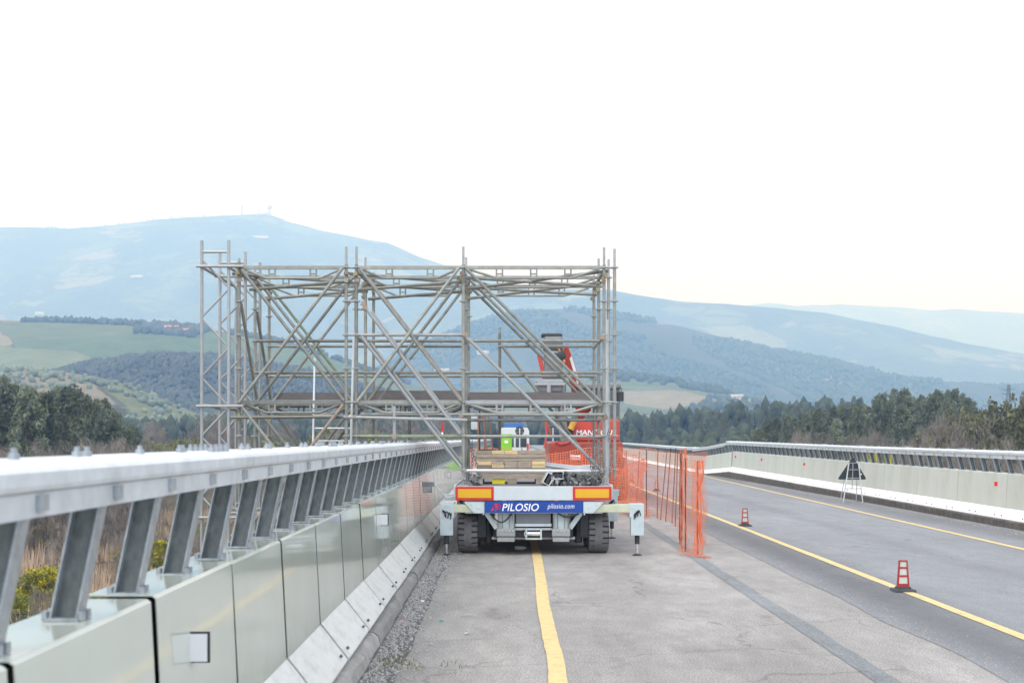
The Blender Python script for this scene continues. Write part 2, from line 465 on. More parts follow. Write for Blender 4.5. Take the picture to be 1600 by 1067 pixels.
def grid_mesh(name, xs, ys, zf, m, smooth=True):
    vs = [(x, y, zf(x, y)) for y in ys for x in xs]
    n = len(xs)
    fs = [(j * n + i, j * n + i + 1, (j + 1) * n + i + 1, (j + 1) * n + i) for j in range(len(ys) - 1) for i in range(n - 1)]
    b = MB(); b.v, b.f = vs, fs
    return b.build(name, m, None, smooth)

land_near = land('valley_ground', [(0.10, 0.095, 0.045), (0.15, 0.115, 0.08), (0.075, 0.09, 0.035), (0.16, 0.125, 0.09)], 0.05, 0.06, wood=(0.07, 0.065, 0.035), wood2=(0.13, 0.10, 0.07), wl=0.5, hedge=0.02)
def frange(a, b, n, p=1.0): return [a + (b - a) * (i / (n - 1)) ** p for i in range(n)]
gx = sorted(set([-x for x in frange(0, 9000, 60, 2.6)] + frange(0, 9000, 60, 2.6)))
gy = frange(-60, 11500, 90, 2.4)
ground = grid_mesh('ground', gx, gy, lambda x, y: gz(x, y), land_near)
tag(ground, kind='structure')

GREEN, PALE, TAN, DUN = (0.095, 0.135, 0.055), (0.16, 0.185, 0.095), (0.26, 0.23, 0.16), (0.12, 0.105, 0.07)
HILLS = {}
def hill(key, sil, Zr, Zf, base, m, amp=0.02, n_x=150, n_z=34, pw=1.0, x0=-900, x1=2500, seed=0.0, bumpy=0.004):
    """a ridge at depth Zr whose skyline runs through the given photo points; slope in front, slope behind"""
    xs = [x0 + (x1 - x0) * i / (n_x - 1) for i in range(n_x)]
    ys = [lerp(Zf, Zr, i / (n_z - 1)) for i in range(n_z)] + [lerp(Zr, Zr * 1.35, (i + 1) / 8) for i in range(8)]
    X = [(x - 800) * Zr / FPX for x in xs]
    Hs = {}
    for x, wx in zip(xs, X): Hs[wx] = EYE - (interp(sil, x) - HZ) * Zr / FPX
    def zf(wx, y):
        H = Hs[wx]
        if y <= Zr:
            t = (y - Zf) / (Zr - Zf)
            s = lerp(t, sstep(0, 1, t), 0.45) ** pw
            h = base + (H - base) * s
            k = t * (1 - t) * 4
        else:
            t = (y - Zr) / (Zr * 0.35)
            h = H - (H - base) * t; k = t * 0.5
        d = amp * Zr * mnoise.fractal(Vector((wx / Zr * 7 + seed, y / Zr * 9, seed)), 1.0, 2.0, 5) * k
        d += bumpy * Zr * mnoise.fractal(Vector((wx / Zr * 40 + seed, y / Zr * 40, seed * 2)), 1.0, 2.0, 3) * 0.6
        return h + d
    o = grid_mesh('hill', X, ys, zf, m)
    tag(o, kind='structure')
    HILLS[key] = (zf, X, Zr, Zf)
    return o
def hz_at(key, wx, y):
    zf, X, Zr, Zf = HILLS[key]
    i = max(0, min(len(X) - 2, int((wx - X[0]) / (X[1] - X[0]))))
    t = (wx - X[i]) / (X[i + 1] - X[i])
    return lerp(zf(X[i], y), zf(X[i + 1], y), t)

m_far = land('land_far_mountain', [(0.09, 0.10, 0.06), (0.14, 0.17, 0.10), (0.19, 0.21, 0.14), (0.23, 0.22, 0.165), (0.09, 0.11, 0.065), (0.13, 0.155, 0.10)], 0.0055, 0.0030, wood=(0.025, 0.032, 0.022), wl=0.49, hedge=0.06)
m_mid = land('land_wooded_ridge', [(0.10, 0.10, 0.06), GREEN, (0.08, 0.08, 0.05), TAN], 0.004, 0.0022, wl=0.40, hedge=0.05)
m_field = land('land_green_field', [GREEN, (0.105, 0.145, 0.06), PALE, (0.12, 0.145, 0.07), (0.24, 0.215, 0.14)], 0.0075, 0.004, wl=0.66, hedge=0.006)
m_wood = land('land_dark_wood', [(0.07, 0.078, 0.06), (0.08, 0.08, 0.068)], 0.01, 0.006, wood=(0.055, 0.065, 0.05), wood2=(0.08, 0.08, 0.065), wl=0.44, hedge=0.02)
m_grove = land('land_olive_grove', [(0.22, 0.20, 0.14), (0.18, 0.18, 0.11), (0.15, 0.165, 0.085)], 0.012, 0.010, wl=0.62, hedge=0.02)
hill('A', [(-900, 480), (900, 500), (1100, 482), (1190, 474), (1300, 477), (1400, 482), (1520, 486), (1600, 490), (2500, 520)], 10500, 8200, 0, m_far, seed=1.3)
hill('B', [(-900, 390), (-400, 372), (0, 356), (60, 355), (130, 358), (200, 350), (240, 343), (330, 338), (420, 334), (450, 346), (500, 360), (560, 371), (610, 380), (650, 400), (690, 413), (740, 428), (800, 446), (900, 470), (1000, 500), (1200, 560), (2500, 640)], 6500, 3600, 0, m_far, seed=4.2, amp=0.012, bumpy=0.0012, n_x=200)
hill('C', [(-900, 600), (500, 540), (620, 490), (720, 470), (820, 455), (900, 451), (960, 454), (1010, 463), (1060, 471), (1120, 474), (1180, 479), (1240, 484), (1300, 491), (1400, 511), (1500, 536), (1600, 556), (2500, 640)], 5200, 3700, 0, m_far, seed=7.7, amp=0.012, bumpy=0.0012)
hill('D', [(-900, 640), (560, 590), (640, 545), (740, 505), (820, 484), (900, 482), (960, 489), (1000, 497), (1060, 509), (1100, 520), (1160, 535), (1200, 546), (1280, 560), (1350, 575), (1420, 589), (1500, 601), (1700, 620), (2500, 650)], 3000, 2150, 0, m_mid, seed=2.9, amp=0.015, bumpy=0.0015)
hill('H', [(-900, 680), (600, 640), (760, 610), (880, 588), (960, 586), (1030, 592), (1090, 604), (1150, 618), (1250, 640), (1500, 660), (2500, 680)], 1700, 1150, 0, m_field, seed=5.1, amp=0.008, bumpy=0.0012)
hill('E', [(-900, 505), (-200, 500), (0, 500), (120, 503), (230, 507), (320, 514), (420, 530), (520, 560), (640, 600), (800, 640), (2500, 690)], 1500, 1060, 12, m_field, seed=8.4, amp=0.006, bumpy=0.0008)
hill('F', [(-900, 640), (-200, 620), (60, 592), (120, 572), (200, 558), (280, 553), (340, 556), (430, 570), (520, 590), (640, 620), (800, 650), (2500, 690)], 1050, 780, 0, m_wood, seed=9.6, amp=0.010, bumpy=0.003)
hill('G', [(-900, 560), (-100, 568), (0, 573), (90, 580), (160, 590), (230, 612), (290, 640), (360, 660), (500, 672), (800, 680), (2500, 690)], 700, 470, 0, m_grove, seed=6.1, amp=0.006, bumpy=0.002)

# far woods: one mass on each slope
fol_far = mat('foliage_far', (0.050, 0.058, 0.036), 0.95, 0, var=0.45, scale=0.02, spec=0.1, world_space=True)
fol_brown = mat('foliage_far_bare', (0.058, 0.066, 0.060), 0.95, 0, var=0.35, scale=0.03, spec=0.1, world_space=True)
fol_olive = mat('foliage_olive', (0.13, 0.16, 0.12), 0.95, 0, var=0.3, scale=0.05, spec=0.1, world_space=True)
fol_pine_far = mat('foliage_pine_far', (0.050, 0.062, 0.040), 0.95, 0, var=0.4, scale=0.06, spec=0.1, world_space=True)
ico = []
def _ico():
    import bmesh
    bm = bmesh.new(); bmesh.ops.create_icosphere(bm, subdivisions=1, radius=1.0)
    v = np.array([tuple(x.co) for x in bm.verts]); bm.verts.index_update()
    f = np.array([[q.index for q in x.verts] for x in bm.faces]); bm.free(); return v, f
ICO_V, ICO_F = _ico()
def blob_wood(name, pts, m, label, cat, seed=1, squash=1.1):
    """many small uneven crowns in ONE mesh (a far-off wood nobody could count)"""
    rg = np.random.default_rng(seed)
    n = len(pts)
    p = np.array([q[:3] for q in pts]); r = np.array([q[3] for q in pts])
    V = np.repeat(ICO_V[None], n, 0) * (1 + rg.uniform(-0.38, 0.38, (n, len(ICO_V), 1)))
    V = V * r[:, None, None] * np.array([1, 1, squash]) + p[:, None, :] + np.array([0, 0, 0.6]) * r[:, None, None]
    F = ICO_F[None] + (np.arange(n) * len(ICO_V))[:, None, None]
    me = bpy.data.meshes.new(name)
    me.from_pydata(V.reshape(-1, 3).tolist(), [], F.reshape(-1, 3).tolist())
    me.materials.append(m)
    me.polygons.foreach_set('use_smooth', [True] * len(me.polygons))
    return tag(obj(name, me), label, cat, kind='stuff')
def scatter(key, n, pxr, tr, rr, rnd, dens=None):
    zf, X, Zr, Zf = HILLS[key]
    out = []
    while len(out) < n:
        px, t = rnd.uniform(*pxr), rnd.uniform(*tr)
        y = lerp(Zf, Zr, t)
        wx = (px - 800) * Zr / FPX
        if dens and mnoise.noise(Vector((wx * dens[0], y * dens[0], 1.7))) < dens[1]: continue
        out.append((wx, y, hz_at(key, wx, y), rnd.uniform(*rr)))
    return out
rw = random.Random(3)
blob_wood('far_wood', scatter('D', 9500, (560, 1640), (0.2, 1.0), (3.5, 7), rw, (0.004, -0.12)), fol_far, 'bluish bare woodland covering the long ridge right of the scaffold', 'wood', 1)
blob_wood('far_wood', scatter('F', 6000, (40, 760), (0.3, 1.0), (1.4, 2.9), rw, (0.008, -0.3)), fol_brown, 'dark bluish wood on the slope below the green field', 'wood', 2)
blob_wood('far_wood', scatter('G', 700, (-60, 420), (0.05, 0.98), (1.4, 2.4), rw, (0.02, -0.2)), fol_olive, 'pale olive grove dotted over the slope behind the left pines', 'grove', 3)
blob_wood('far_wood', scatter('E', 330, (-60, 640), (0.95, 1.0), (2.5, 4.8), rw, (0.006, -0.25)) + scatter('E', 260, (245, 330), (0.80, 1.0), (3, 5.5), rw), fol_brown, 'hedge and dark trees along the crest of the green field', 'hedge', 4)
blob_wood('far_wood', scatter('H', 420, (900, 1300), (0.2, 1.0), (3.5, 6.5), rw, (0.006, 0.12)), fol_far, 'dark tree clumps on the pale green fields right of the scaffold', 'wood', 5)

# ------------------------------------------------------------------ road deck of the bridge
def XL(Y):                                  # reference line along the left parapet
    return -0.00843 * Y + (0.0006 * (Y - 100) ** 2 if Y > 100 else 0)
RP = [(8, 9.55, 0), (21, 9.50, 0), (32, 9.55, 0.03), (50, 9.42, 0.13), (56, 9.12, -0.17), (63, 9.27, -0.22), (96, 9.4, -0.12), (130, 9.9, -0.12), (300, 33, -0.1)]
def RX(Y): return interp([(a, b) for a, b, c in RP], Y)
def RZ(Y): return interp([(a, c) for a, b, c in RP], Y)

def strip(name, left, right, Ys, z, m, jag=0.0, rnd=None):
    vs, fs = [], []
    for y in Ys:
        j1 = rnd.uniform(-jag, jag) if rnd else 0; j2 = rnd.uniform(-jag, jag) if rnd else 0
        vs += [(left(y) + j1, y, z), (right(y) + j2, y, z)]
    for i in range(len(Ys) - 1): fs.append((2 * i, 2 * i + 1, 2 * i + 3, 2 * i + 2))
    b = MB(); b.v, b.f = vs, fs
    return b.build(name, m)
YS = frange(-3, 300, 90, 1.6)
road = strip('road', lambda y: XL(y) - 1.2, lambda y: RX(y) + 0.3, YS, 0.0, asph_l)
tag(road, kind='structure')
rj = random.Random(8)
YF = [-3 + 0.25 * i for i in range(260)]
lane = strip('road_lane', lambda y: 3.52 + 0.07 * mnoise.noise(Vector((0, y * 0.6, 0))), lambda y: RX(y) + 0.25, YF + frange(62, 300, 30)[1:], 0.004, asph_r)
tag(lane, kind='structure')
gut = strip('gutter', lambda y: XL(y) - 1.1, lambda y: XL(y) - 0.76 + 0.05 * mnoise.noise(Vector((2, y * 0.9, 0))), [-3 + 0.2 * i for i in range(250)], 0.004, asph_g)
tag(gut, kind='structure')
seal = strip('road_joint_seal', lambda y: 2.56 + 0.05 * mnoise.noise(Vector((0, y * 0.15, 5))), lambda y: 2.56 + 0.05 * mnoise.noise(Vector((0, y * 0.15, 5))) + 0.185 + 0.025 * mnoise.noise(Vector((3, y * 1.1, 5))), [2 + 0.1 * i for i in range(330)], 0.004, asph_s, 0.007, rj)
tag(seal, kind='structure')
WL = [(3, 0.34), (8.0, 0.324), (8.87, 0.339), (10.0, 0.327), (12, 0.324), (13.9, 0.35), (17.2, 0.367), (24, 0.33), (60, 0.2)]
def wob(y): return interp(WL, y)
for nm, f, w, ys in (('road_marking', wob, 0.066, [3 + 0.2 * i for i in range(140)]),
                     ('road_marking', lambda y: 4.42 + 0.02 * mnoise.noise(Vector((9, y * 0.3, 0))), 0.062, [3 + 0.4 * i for i in range(300)]),
                     ('road_marking', lambda y: 7.5 + 0.024 * y if y < 55 else 8.82 - 0.1 * sstep(55, 75, y), 0.062, [3 + 0.4 * i for i in range(300)])):
    o = strip(nm, lambda y: f(y) - w, lambda y: f(y) + w, ys, 0.009, yline, 0.004, rj)
    tag(o, kind='structure')
# transverse cracks and a tar seam
def crack(x0, x1, y0, y1, w):
    n = 26; vs = []; fs = []
    for i in range(n):
        t = i / (n - 1)
        x, y = lerp(x0, x1, t), lerp(y0, y1, t) + 0.05 * mnoise.noise(Vector((t * 6, x0, y0)))
        k = 0.55 * w * (0.4 + abs(mnoise.noise(Vector((t * 9, y0, 2)))))
        vs += [(x, y - k, 0.0085), (x, y + k, 0.0085)]
    for i in range(n - 1): fs.append((2 * i, 2 * i + 1, 2 * i + 3, 2 * i + 2))
    b = MB(); b.v, b.f = vs, fs
    tag(b.build('road_crack', asph_c), kind='structure')
for a in ((-0.9, 2.5, 15.6, 15.5, 0.012), (0.45, 2.4, 11.9, 11.7, 0.009), (-0.8, 0.2, 9.6, 9.9, 0.008), (0.5, 2.5, 9.2, 9.3, 0.006), (3.1, 3.7, 7.7, 12.4, 0.012), (4.2, 4.62, 15.2, 15.25, 0.02)):
    crack(*a)
# deck slab
sl = MB()
for a, b_ in zip(YS, YS[1:]):
    vs = []
    for y in (a, b_):
        vs += [(XL(y) - 1.95, y, -0.05), (RX(y) + 0.9, y, -0.05), (RX(y) + 0.9, y, -1.1), (XL(y) - 1.95, y, -1.1)]
    sl.add(vs, [(0, 1, 5, 4), (1, 2, 6, 5), (2, 3, 7, 6), (3, 0, 4, 7)])
tag(sl.build('bridge_deck', conc), kind='structure')

# ------------------------------------------------------------------ parapets
PL = 1.259
def frame_at(xf, zf, Y):
    e = 0.3
    d = Vector((xf(Y + e) - xf(Y - e), 2 * e, zf(Y + e) - zf(Y - e))).normalized()
    rz = -math.atan2(d.x, d.y); rx = math.asin(d.z)
    return Vector((xf(Y), Y, zf(Y))), (rx, 0, rz)

def parapet(name, label, side, xf, zf, dims, Y0, n, mats, refl):
    """side -1: barrier lies to the left of the line; +1: to the right. dims in metres from the line"""
    root = thing(name, label, 'crash barrier', (0, 0, 0))
    s = side
    pm, fm = mats
    D = dims
    g = 0.024 if side < 0 else 0.005
    def prof(pts): return [(s * a, b) for a, b in pts]
    pan = MB().prism(prof([(D['brk'][0], D['brk'][1] + 0.004), (D['top'][0] - 0.004, D['top'][1] - 0.012), (D['top'][0] + 0.012, D['top'][1]), (D['top'][0] + 0.27, D['top'][1]), (D['top'][0] + 0.27, D['top'][1] - 0.004), (D['top'][0] + 0.014, D['top'][1] - 0.004), (D['top'][0], D['top'][1] - 0.014), (D['brk'][0] + 0.004, D['brk'][1] + 0.004)]), g, PL - g).mesh('panel', pm)
    ft = MB().prism(prof([(D['foot'][0], D['foot'][1]), (D['foot'][0] - 0.004, D['foot'][1] + 0.02), (D['brk'][0] - 0.003, D['brk'][1]), (D['brk'][0] + 0.01, D['brk'][1]), (D['foot'][0] + 0.016, D['foot'][1])]), g, PL - g).mesh('foot_panel', fm)
    core = MB().prism(prof([(D['foot'][0] + 0.05, 0.0), (D['foot'][0] + 0.05, D['foot'][1]), (D['brk'][0] + 0.035, D['brk'][1] - 0.02), (D['top'][0] + 0.03, D['top'][1] - 0.03), (D['top'][0] + 0.25, D['top'][1] - 0.03), (D['top'][0] + 0.25, 0.0)]), -0.002, PL + 0.002).mesh('barrier_core', core_m)
    bolt = MB().tube((0, 0, 0), (-s * 0.02, 0, 0.016), 0.012, 6).mesh('bolt', galv_dk)
    # post: I-section leaning towards the road
    pb, pt = D['post_b'], D['post_t']
    zb, zt = D['top'][1], D['rail_z']
    pmb = MB(); pwb = MB()
    def slab(u0, u1, v0, v1, tgt=None):            # u across the road, v along it
        vs = []
        for (dd, z) in ((pb, zb), (pt, zt)):
            for u in (u0, u1):
                for v in (v0, v1): vs.append((s * (dd + u), v, z))
        (tgt or pmb).add(vs, [(0, 1, 3, 2), (4, 6, 7, 5), (0, 4, 5, 1), (2, 3, 7, 6), (0, 2, 6, 4), (1, 5, 7, 3)])
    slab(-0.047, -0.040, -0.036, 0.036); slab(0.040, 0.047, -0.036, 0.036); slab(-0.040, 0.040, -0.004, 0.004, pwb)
    pmb.box(*sorted((s * (pb - 0.055), s * (pb + 0.055))), -0.045, 0.045, zb - 0.001, zb + 0.008)
    for a in (-0.06, 0.06):
        for b in (-0.025, 0.025):
            pmb.tube((s * (pb + a), b, zb), (s * (pb + a), b, zb + 0.03), 0.014, 6)
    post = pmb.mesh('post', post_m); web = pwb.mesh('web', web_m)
    rz0 = D['rail_z']
    rl = D['rail_d']
    railprof = prof([(rl + 0.02, rz0 + 0.065), (rl + 0.004, rz0 + 0.072), (rl, rz0 + 0.085), (rl, rz0 + 0.122), (rl + 0.012, rz0 + 0.136), (rl + 0.10, rz0 + 0.150), (rl + 0.22, rz0 + 0.156), (rl + 0.29, rz0 + 0.150), (rl + 0.30, rz0 + 0.135), (rl + 0.30, rz0 + 0.075), (rl + 0.28, rz0 + 0.065)])
    RLEN = PL * 3
    rail = MB().prism(railprof, 0.003, RLEN - 0.003).mesh('rail', rail_m)
    flat = MB().prism(prof([(rl + 0.018, rz0 - 0.005), (rl + 0.018, rz0 + 0.064), (rl + 0.026, rz0 + 0.064), (rl + 0.026, rz0 - 0.005)]), 0.003, RLEN - 0.003).mesh('rail_plate', rail_m)
    br = MB().box(*sorted((s * (rl + 0.017), s * (rl + 0.004))), -0.03, 0.03, rz0 + 0.012, rz0 + 0.058).mesh('bracket', post_m)
    nut = MB().lathe([(0.018, 0.0), (0.018, 0.022), (0.010, 0.023), (0.010, 0.038)], 6).mesh('bolt', post_m)
    for k in range(n):
        Y = Y0 + k * PL
        loc, rot = frame_at(xf, zf, Y + PL / 2)
        loc, _ = frame_at(xf, zf, Y)
        def put(nm, me, y=0.0):
            l, _r = frame_at(xf, zf, Y + y)
            o = obj(nm, me, root, l); o.rotation_euler = rot
            return o
        def nutat(yy, off):
            l, _r = frame_at(xf, zf, yy)
            obj('bolt', nut, root, l + Vector((s * (rl + off), 0, rz0 + 0.149)))
        jr = R.uniform(-0.003, 0.003)
        a = put('panel', pan); a.rotation_euler = (rot[0], R.uniform(-0.003, 0.003), rot[2] + R.uniform(-0.0008, 0.0008))
        f = put('foot_panel', ft); f.location.x += R.uniform(-0.004, 0.004)
        put('barrier_core', core)
        if Y < 60:
            for q in (0.16, PL - 0.16):
                o = obj('bolt', bolt, f, (s * (D['foot'][0] + 0.035), q, D['foot'][1] + 0.06))
        for q in (0.11, 0.74):
            p = put('post', post, q)
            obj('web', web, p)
            if Y < 60: put('bracket', br, q)
            if Y < 60 and (k % 3 != 0 or q > 0.5): [nutat(Y + q + R.uniform(-0.03, 0.1) + e, 0.17) for e in (0.0, 0.075)]
        if k % 3 == 0:
            put('rail', rail); put('rail_plate', flat)
            if Y < 40: [nutat(Y + a, b) for a in (-0.14, -0.05, 0.05, 0.14) for b in (0.12, 0.22)]
        if k in refl:
            rr = put('reflector', refl[k], 0.45)
            if s < 0: obj('housing', refl_house, rr)
    return root

# kerb, left: separate worn stones
kerb_root = thing('kerb', 'worn concrete kerb stones along the foot of the left barrier', 'kerb')
kerb_root['kind'] = 'structure'
del kerb_root['category']
rk = random.Random(21)
y = -1.0
kv = []
for v in range(4):
    b = MB(); n = 7
    vs, L_ = [], 2.1
    for i in range(n):
        yy = 0.006 + (L_ - 0.012) * i / (n - 1)
        e = rk.uniform(-0.018, 0.012); h = rk.uniform(-0.014, 0.006)
        vs += [(-1.36, yy, 0.0), (-1.36, yy, 0.122), (-1.075 + e, yy, 0.118 + h), (-1.035 + e, yy, 0.085 + h), (-1.015 + e * 0.5, yy, 0.0)]
    fs = [(i * 5 + j, i * 5 + j + 1, i * 5 + j + 6, i * 5 + j + 5) for i in range(n - 1) for j in range(4)] + [(0, 1, 2, 3, 4), tuple((n - 1) * 5 + j for j in (4, 3, 2, 1, 0))]
    b.add(vs, fs); kv.append(b.mesh('kerb_stone', conc, True))
k = 0
while y < 75:
    l, r_ = frame_at(XL, lambda q: 0.0, y)
    o = obj('kerb_stone', kv[k % 4], kerb_root, (l.x + rk.uniform(-0.012, 0.012), y, 0.0)); o.rotation_euler = (0, 0, r_[2] + rk.uniform(-0.003, 0.003))
    y += 2.1; k += 1
# kerb, right
kerb_r = thing('kerb', 'dark stained kerb stones below the right barrier', 'kerb')
kerb_r['kind'] = 'structure'
del kerb_r['category']
kr = []
for v in range(3):
    b = MB(); n = 6; vs = []
    for i in range(n):
        yy = 0.006 + 2.088 * i / (n - 1); e = rk.uniform(-0.015, 0.015); h = rk.uniform(-0.01, 0.008)
        vs += [(0.0 + e * 0.5, yy, -0.25), (0.0 + e, yy, 0.125 + h), (0.12, yy, 0.14), (0.4, yy, 0.14), (0.4, yy, -0.25)]
    fs = [(i * 5 + j, i * 5 + j + 1, i * 5 + j + 6, i * 5 + j + 5) for i in range(n - 1) for j in range(4)] + [(0, 1, 2, 3, 4), tuple((n - 1) * 5 + j for j in (4, 3, 2, 1, 0))]
    b.add(vs, fs); kr.append(b.mesh('kerb_stone', conc_dk, True))
y = 9.0; k = 0
while y < 110:
    l, r_ = frame_at(RX, RZ, y + 1)
    l, _ = frame_at(RX, RZ, y)
    o = obj('kerb_stone', kr[k % 3], kerb_r, l); o.rotation_euler = r_
    y += 2.1; k += 1

def refl_mesh(s, d, z, w=0.085, h=0.115, colm=refl_w):
    b = MB().box(*sorted((s * (d - w), s * (d - 0.002))), -0.006, 0.006, z - h / 2, z + h / 2)
    return b.mesh('reflector', colm)
refl_house = MB().box(-1.34, -1.236, 0.008, 0.022, 0.775, 0.905).mesh('housing', black)
DL = dict(top=(1.335, 1.115), brk=(1.296, 0.395), foot=(1.105, 0.13), post_b=1.465, post_t=1.385, rail_z=1.505, rail_d=1.28)
rl_m = refl_mesh(-1, 1.33, 0.84, 0.085, 0.115, white_s)
left_bar = parapet('bridge_parapet', 'pale glossy steel barrier with slanted posts and handrail on the left', -1, XL, lambda y: 0.0, DL, 4.36 - 5 * PL, 96, (panel_m, foot_m), {5: rl_m, 11: rl_m, 17: rl_m, 23: rl_m})
DR = dict(top=(0.32, 1.02), brk=(0.285, 0.34), foot=(0.10, 0.135), post_b=0.45, post_t=0.375, rail_z=1.315, rail_d=0.26)
rr_m = refl_mesh(1, 0.315, 0.80, 0.07, 0.085, mat('reflector_red', (0.55, 0.02, 0.03), 0.3))
YR0 = 10.0
def kr_at(Y): return int(round((Y - YR0 - 0.45) / PL))
right_bar = parapet('bridge_parapet', 'faded pale steel barrier with slanted posts along the open lane on the right', 1, RX, RZ, DR, YR0, 84, (panel_r, foot_r), {kr_at(q): rr_m for q in (23.3, 37.8, 44.5, 50, 62, 72, 84)})

# gravel in the gutter
def gravel(name, label, n, xf, yr, seed, rmax=0.018):
    rg = random.Random(seed); b = MB()
    for i in range(n):
        yy = rg.uniform(*yr); x = xf(yy, rg); r = rg.uniform(0.004, rmax) * (0.6 if rg.random() < 0.7 else 1)
        vs = [(x + r * rg.uniform(.6, 1.2) * math.cos(a), yy + r * rg.uniform(.6, 1.2) * math.sin(a), 0.004) for a in (0, 1.57, 3.14, 4.71)]
        vs.append((x + rg.uniform(-.3, .3) * r, yy + rg.uniform(-.3, .3) * r, 0.004 + r * rg.uniform(.6, 1.1)))
        b.add(vs, [(0, 1, 4), (1, 2, 4), (2, 3, 4), (3, 0, 4)])
    return tag(b.build(name, mat('gravel_grey', (0.27, 0.26, 0.24), 0.9, 0, var=0.5, scale=60, world_space=True)), label, 'gravel', kind='stuff')
gravel('gravel', 'loose grey gravel along the left kerb', 8000, lambda y, r: XL(y) - 1.0 + min(0.5, abs(r.gauss(0, 0.15))), (5.5, 21), 4, 0.022)
gravel('gravel', 'loose grit along the right kerb', 2200, lambda y, r: RX(y) - 0.02 - min(0.7, abs(r.gauss(0, 0.28))), (14, 45), 5, 0.02)
gravel('gravel', 'grit line along the worn asphalt edge beside the open lane', 1500, lambda y, r: 3.5 + r.gauss(0, 0.16), (7, 19), 6, 0.010)

# ------------------------------------------------------------------ trees and scrub
def leaf_mesh(name, kind, seed, m):
    """unit-height crown made of many small faces in clumps; kind sets the outline"""
    rg = np.random.default_rng(seed)
    cl = []
    if kind == 'pine':
        n_c = 125
        for i in range(n_c):
            h = 0.20 + 0.80 * rg.random() ** 0.85
            prof = 0.24 * min(1.0, (1.03 - h) / 0.5) ** 0.62 * min(1.0, 0.35 + h * 1.6) * (0.7 + 0.6 * rg.random())
            a = rg.uniform(0, 2 * math.pi)
            r = prof * math.sqrt(rg.uniform(0.15, 1))
            cl.append((r * math.cos(a), r * math.sin(a), h, rg.uniform(0.03, 0.062), rg.uniform(0.03, 0.058)))
        per, size = 44, 0.0125
    elif kind == 'bare':
        n_c = 60
        for i in range(n_c):
            h = 0.12 + 0.85 * rg.random()
            prof = 0.48 * math.sqrt(max(0.02, 1 - ((h - 0.5) / 0.56) ** 2)) * rg.uniform(0.7, 1.1)
            a = rg.uniform(0, 2 * math.pi); r = prof * math.sqrt(rg.random())
            cl.append((r * math.cos(a), r * math.sin(a), h, rg.uniform(0.07, 0.13), rg.uniform(0.08, 0.14)))
        per, size = 46, 0.016
    else:
        n_c = 70
        for i in range(n_c):
            h = 0.10 + 0.86 * rg.random()
            prof = 0.46 * math.sqrt(max(0.02, 1 - ((h - 0.5) / 0.55) ** 2)) * rg.uniform(0.7, 1.12)
            a = rg.uniform(0, 2 * math.pi); r = prof * math.sqrt(rg.random())
            cl.append((r * math.cos(a), r * math.sin(a), h, rg.uniform(0.06, 0.12), rg.uniform(0.05, 0.09)))
        per, size = 48, 0.020
    cl = np.array(cl)
    n = len(cl) * per
    c = np.repeat(cl, per, 0)
    d = rg.normal(size=(n, 3)); d /= np.linalg.norm(d, axis=1)[:, None]
    rad = rg.random(n) ** 0.45
    pos = c[:, :3] + d * rad[:, None] * c[:, [3, 3, 4]]
    u = rg.normal(size=(n, 3)); u /= np.linalg.norm(u, axis=1)[:, None]
    if kind == 'bare': u[:, 2] = np.abs(u[:, 2]) * 1.6 + 0.3; u /= np.linalg.norm(u, axis=1)[:, None]
    w = np.cross(u, rg.normal(size=(n, 3))); w /= np.linalg.norm(w, axis=1)[:, None]
    sz = size * rg.uniform(0.6, 1.5, n)[:, None]
    la, wa = (3.2, 0.16) if kind == 'bare' else ((1.5, 0.55) if kind == 'pine' else (1.0, 0.8))
    V = np.stack([pos - u * sz * la * 0.6, pos + w * sz * wa, pos + u * sz * la, pos - w * sz * wa], 1).reshape(-1, 3)
    F = (np.arange(n)[:, None] * 4 + np.arange(4)[None]).tolist()
    me = bpy.data.meshes.new(name)
    me.from_pydata(V.tolist(), [], F)
    me.materials.append(m)
    return me

def trunk_mesh(name, seed, h=0.8, r=0.022, limbs=9, m=None, start=0.25):
    rg = random.Random(seed); b = MB()
    p = Vector((0, 0, -0.04)); pts = [p.copy()]
    for i in range(6):
        p = p + Vector((rg.uniform(-.012, .012), rg.uniform(-.012, .012), (h + 0.04) / 6)); pts.append(p.copy())
    for i in range(6): b.tube(pts[i], pts[i + 1], r * (1 - i / 7), 7, r * (1 - (i + 1) / 7), cap=(i in (0, 5)))
    for i in range(limbs):
        t = rg.uniform(start, 0.95) * 6; k = min(5, int(t)); q = pts[k].lerp(pts[k + 1], t - k)
        a = rg.uniform(0, 6.28); L_ = rg.uniform(0.10, 0.22)
        b.tube(q, q + Vector((math.cos(a) * L_, math.sin(a) * L_, L_ * rg.uniform(0.2, 0.8))), r * 0.4, 5, r * 0.12)
    return b.mesh(name, m or bark)

pine_m = mat('pine_needles', (0.108, 0.125, 0.080), 0.85, 0, var=0.45, scale=0.35, spec=0.2, objvar=0.28, world_space=True)
bare_m = mat('bare_twigs', (0.170, 0.152, 0.130), 0.9, 0, var=0.3, scale=0.6, spec=0.1, objvar=0.2, world_space=True)
leafy_m = mat('spring_leaves', (0.16, 0.165, 0.05), 0.85, 0, var=0.4, scale=0.5, spec=0.2, objvar=0.2, world_space=True)
broom_m = mat('broom_yellow_green', (0.17, 0.18, 0.03), 0.85, 0, var=0.45, scale=1.2, spec=0.2, objvar=0.15, world_space=True)
broom_y = mat('broom_flowers', (0.31, 0.27, 0.02), 0.8, 0, var=0.3, scale=2, spec=0.2, world_space=True)
scrub_m = mat('scrub_olive', (0.11, 0.115, 0.06), 0.9, 0, var=0.4, scale=0.8, spec=0.2, objvar=0.25, world_space=True)
pine_c = [leaf_mesh('crown', 'pine', 40 + i, pine_m) for i in range(6)]
bare_c = [leaf_mesh('crown', 'bare', 60 + i, bare_m) for i in range(4)]
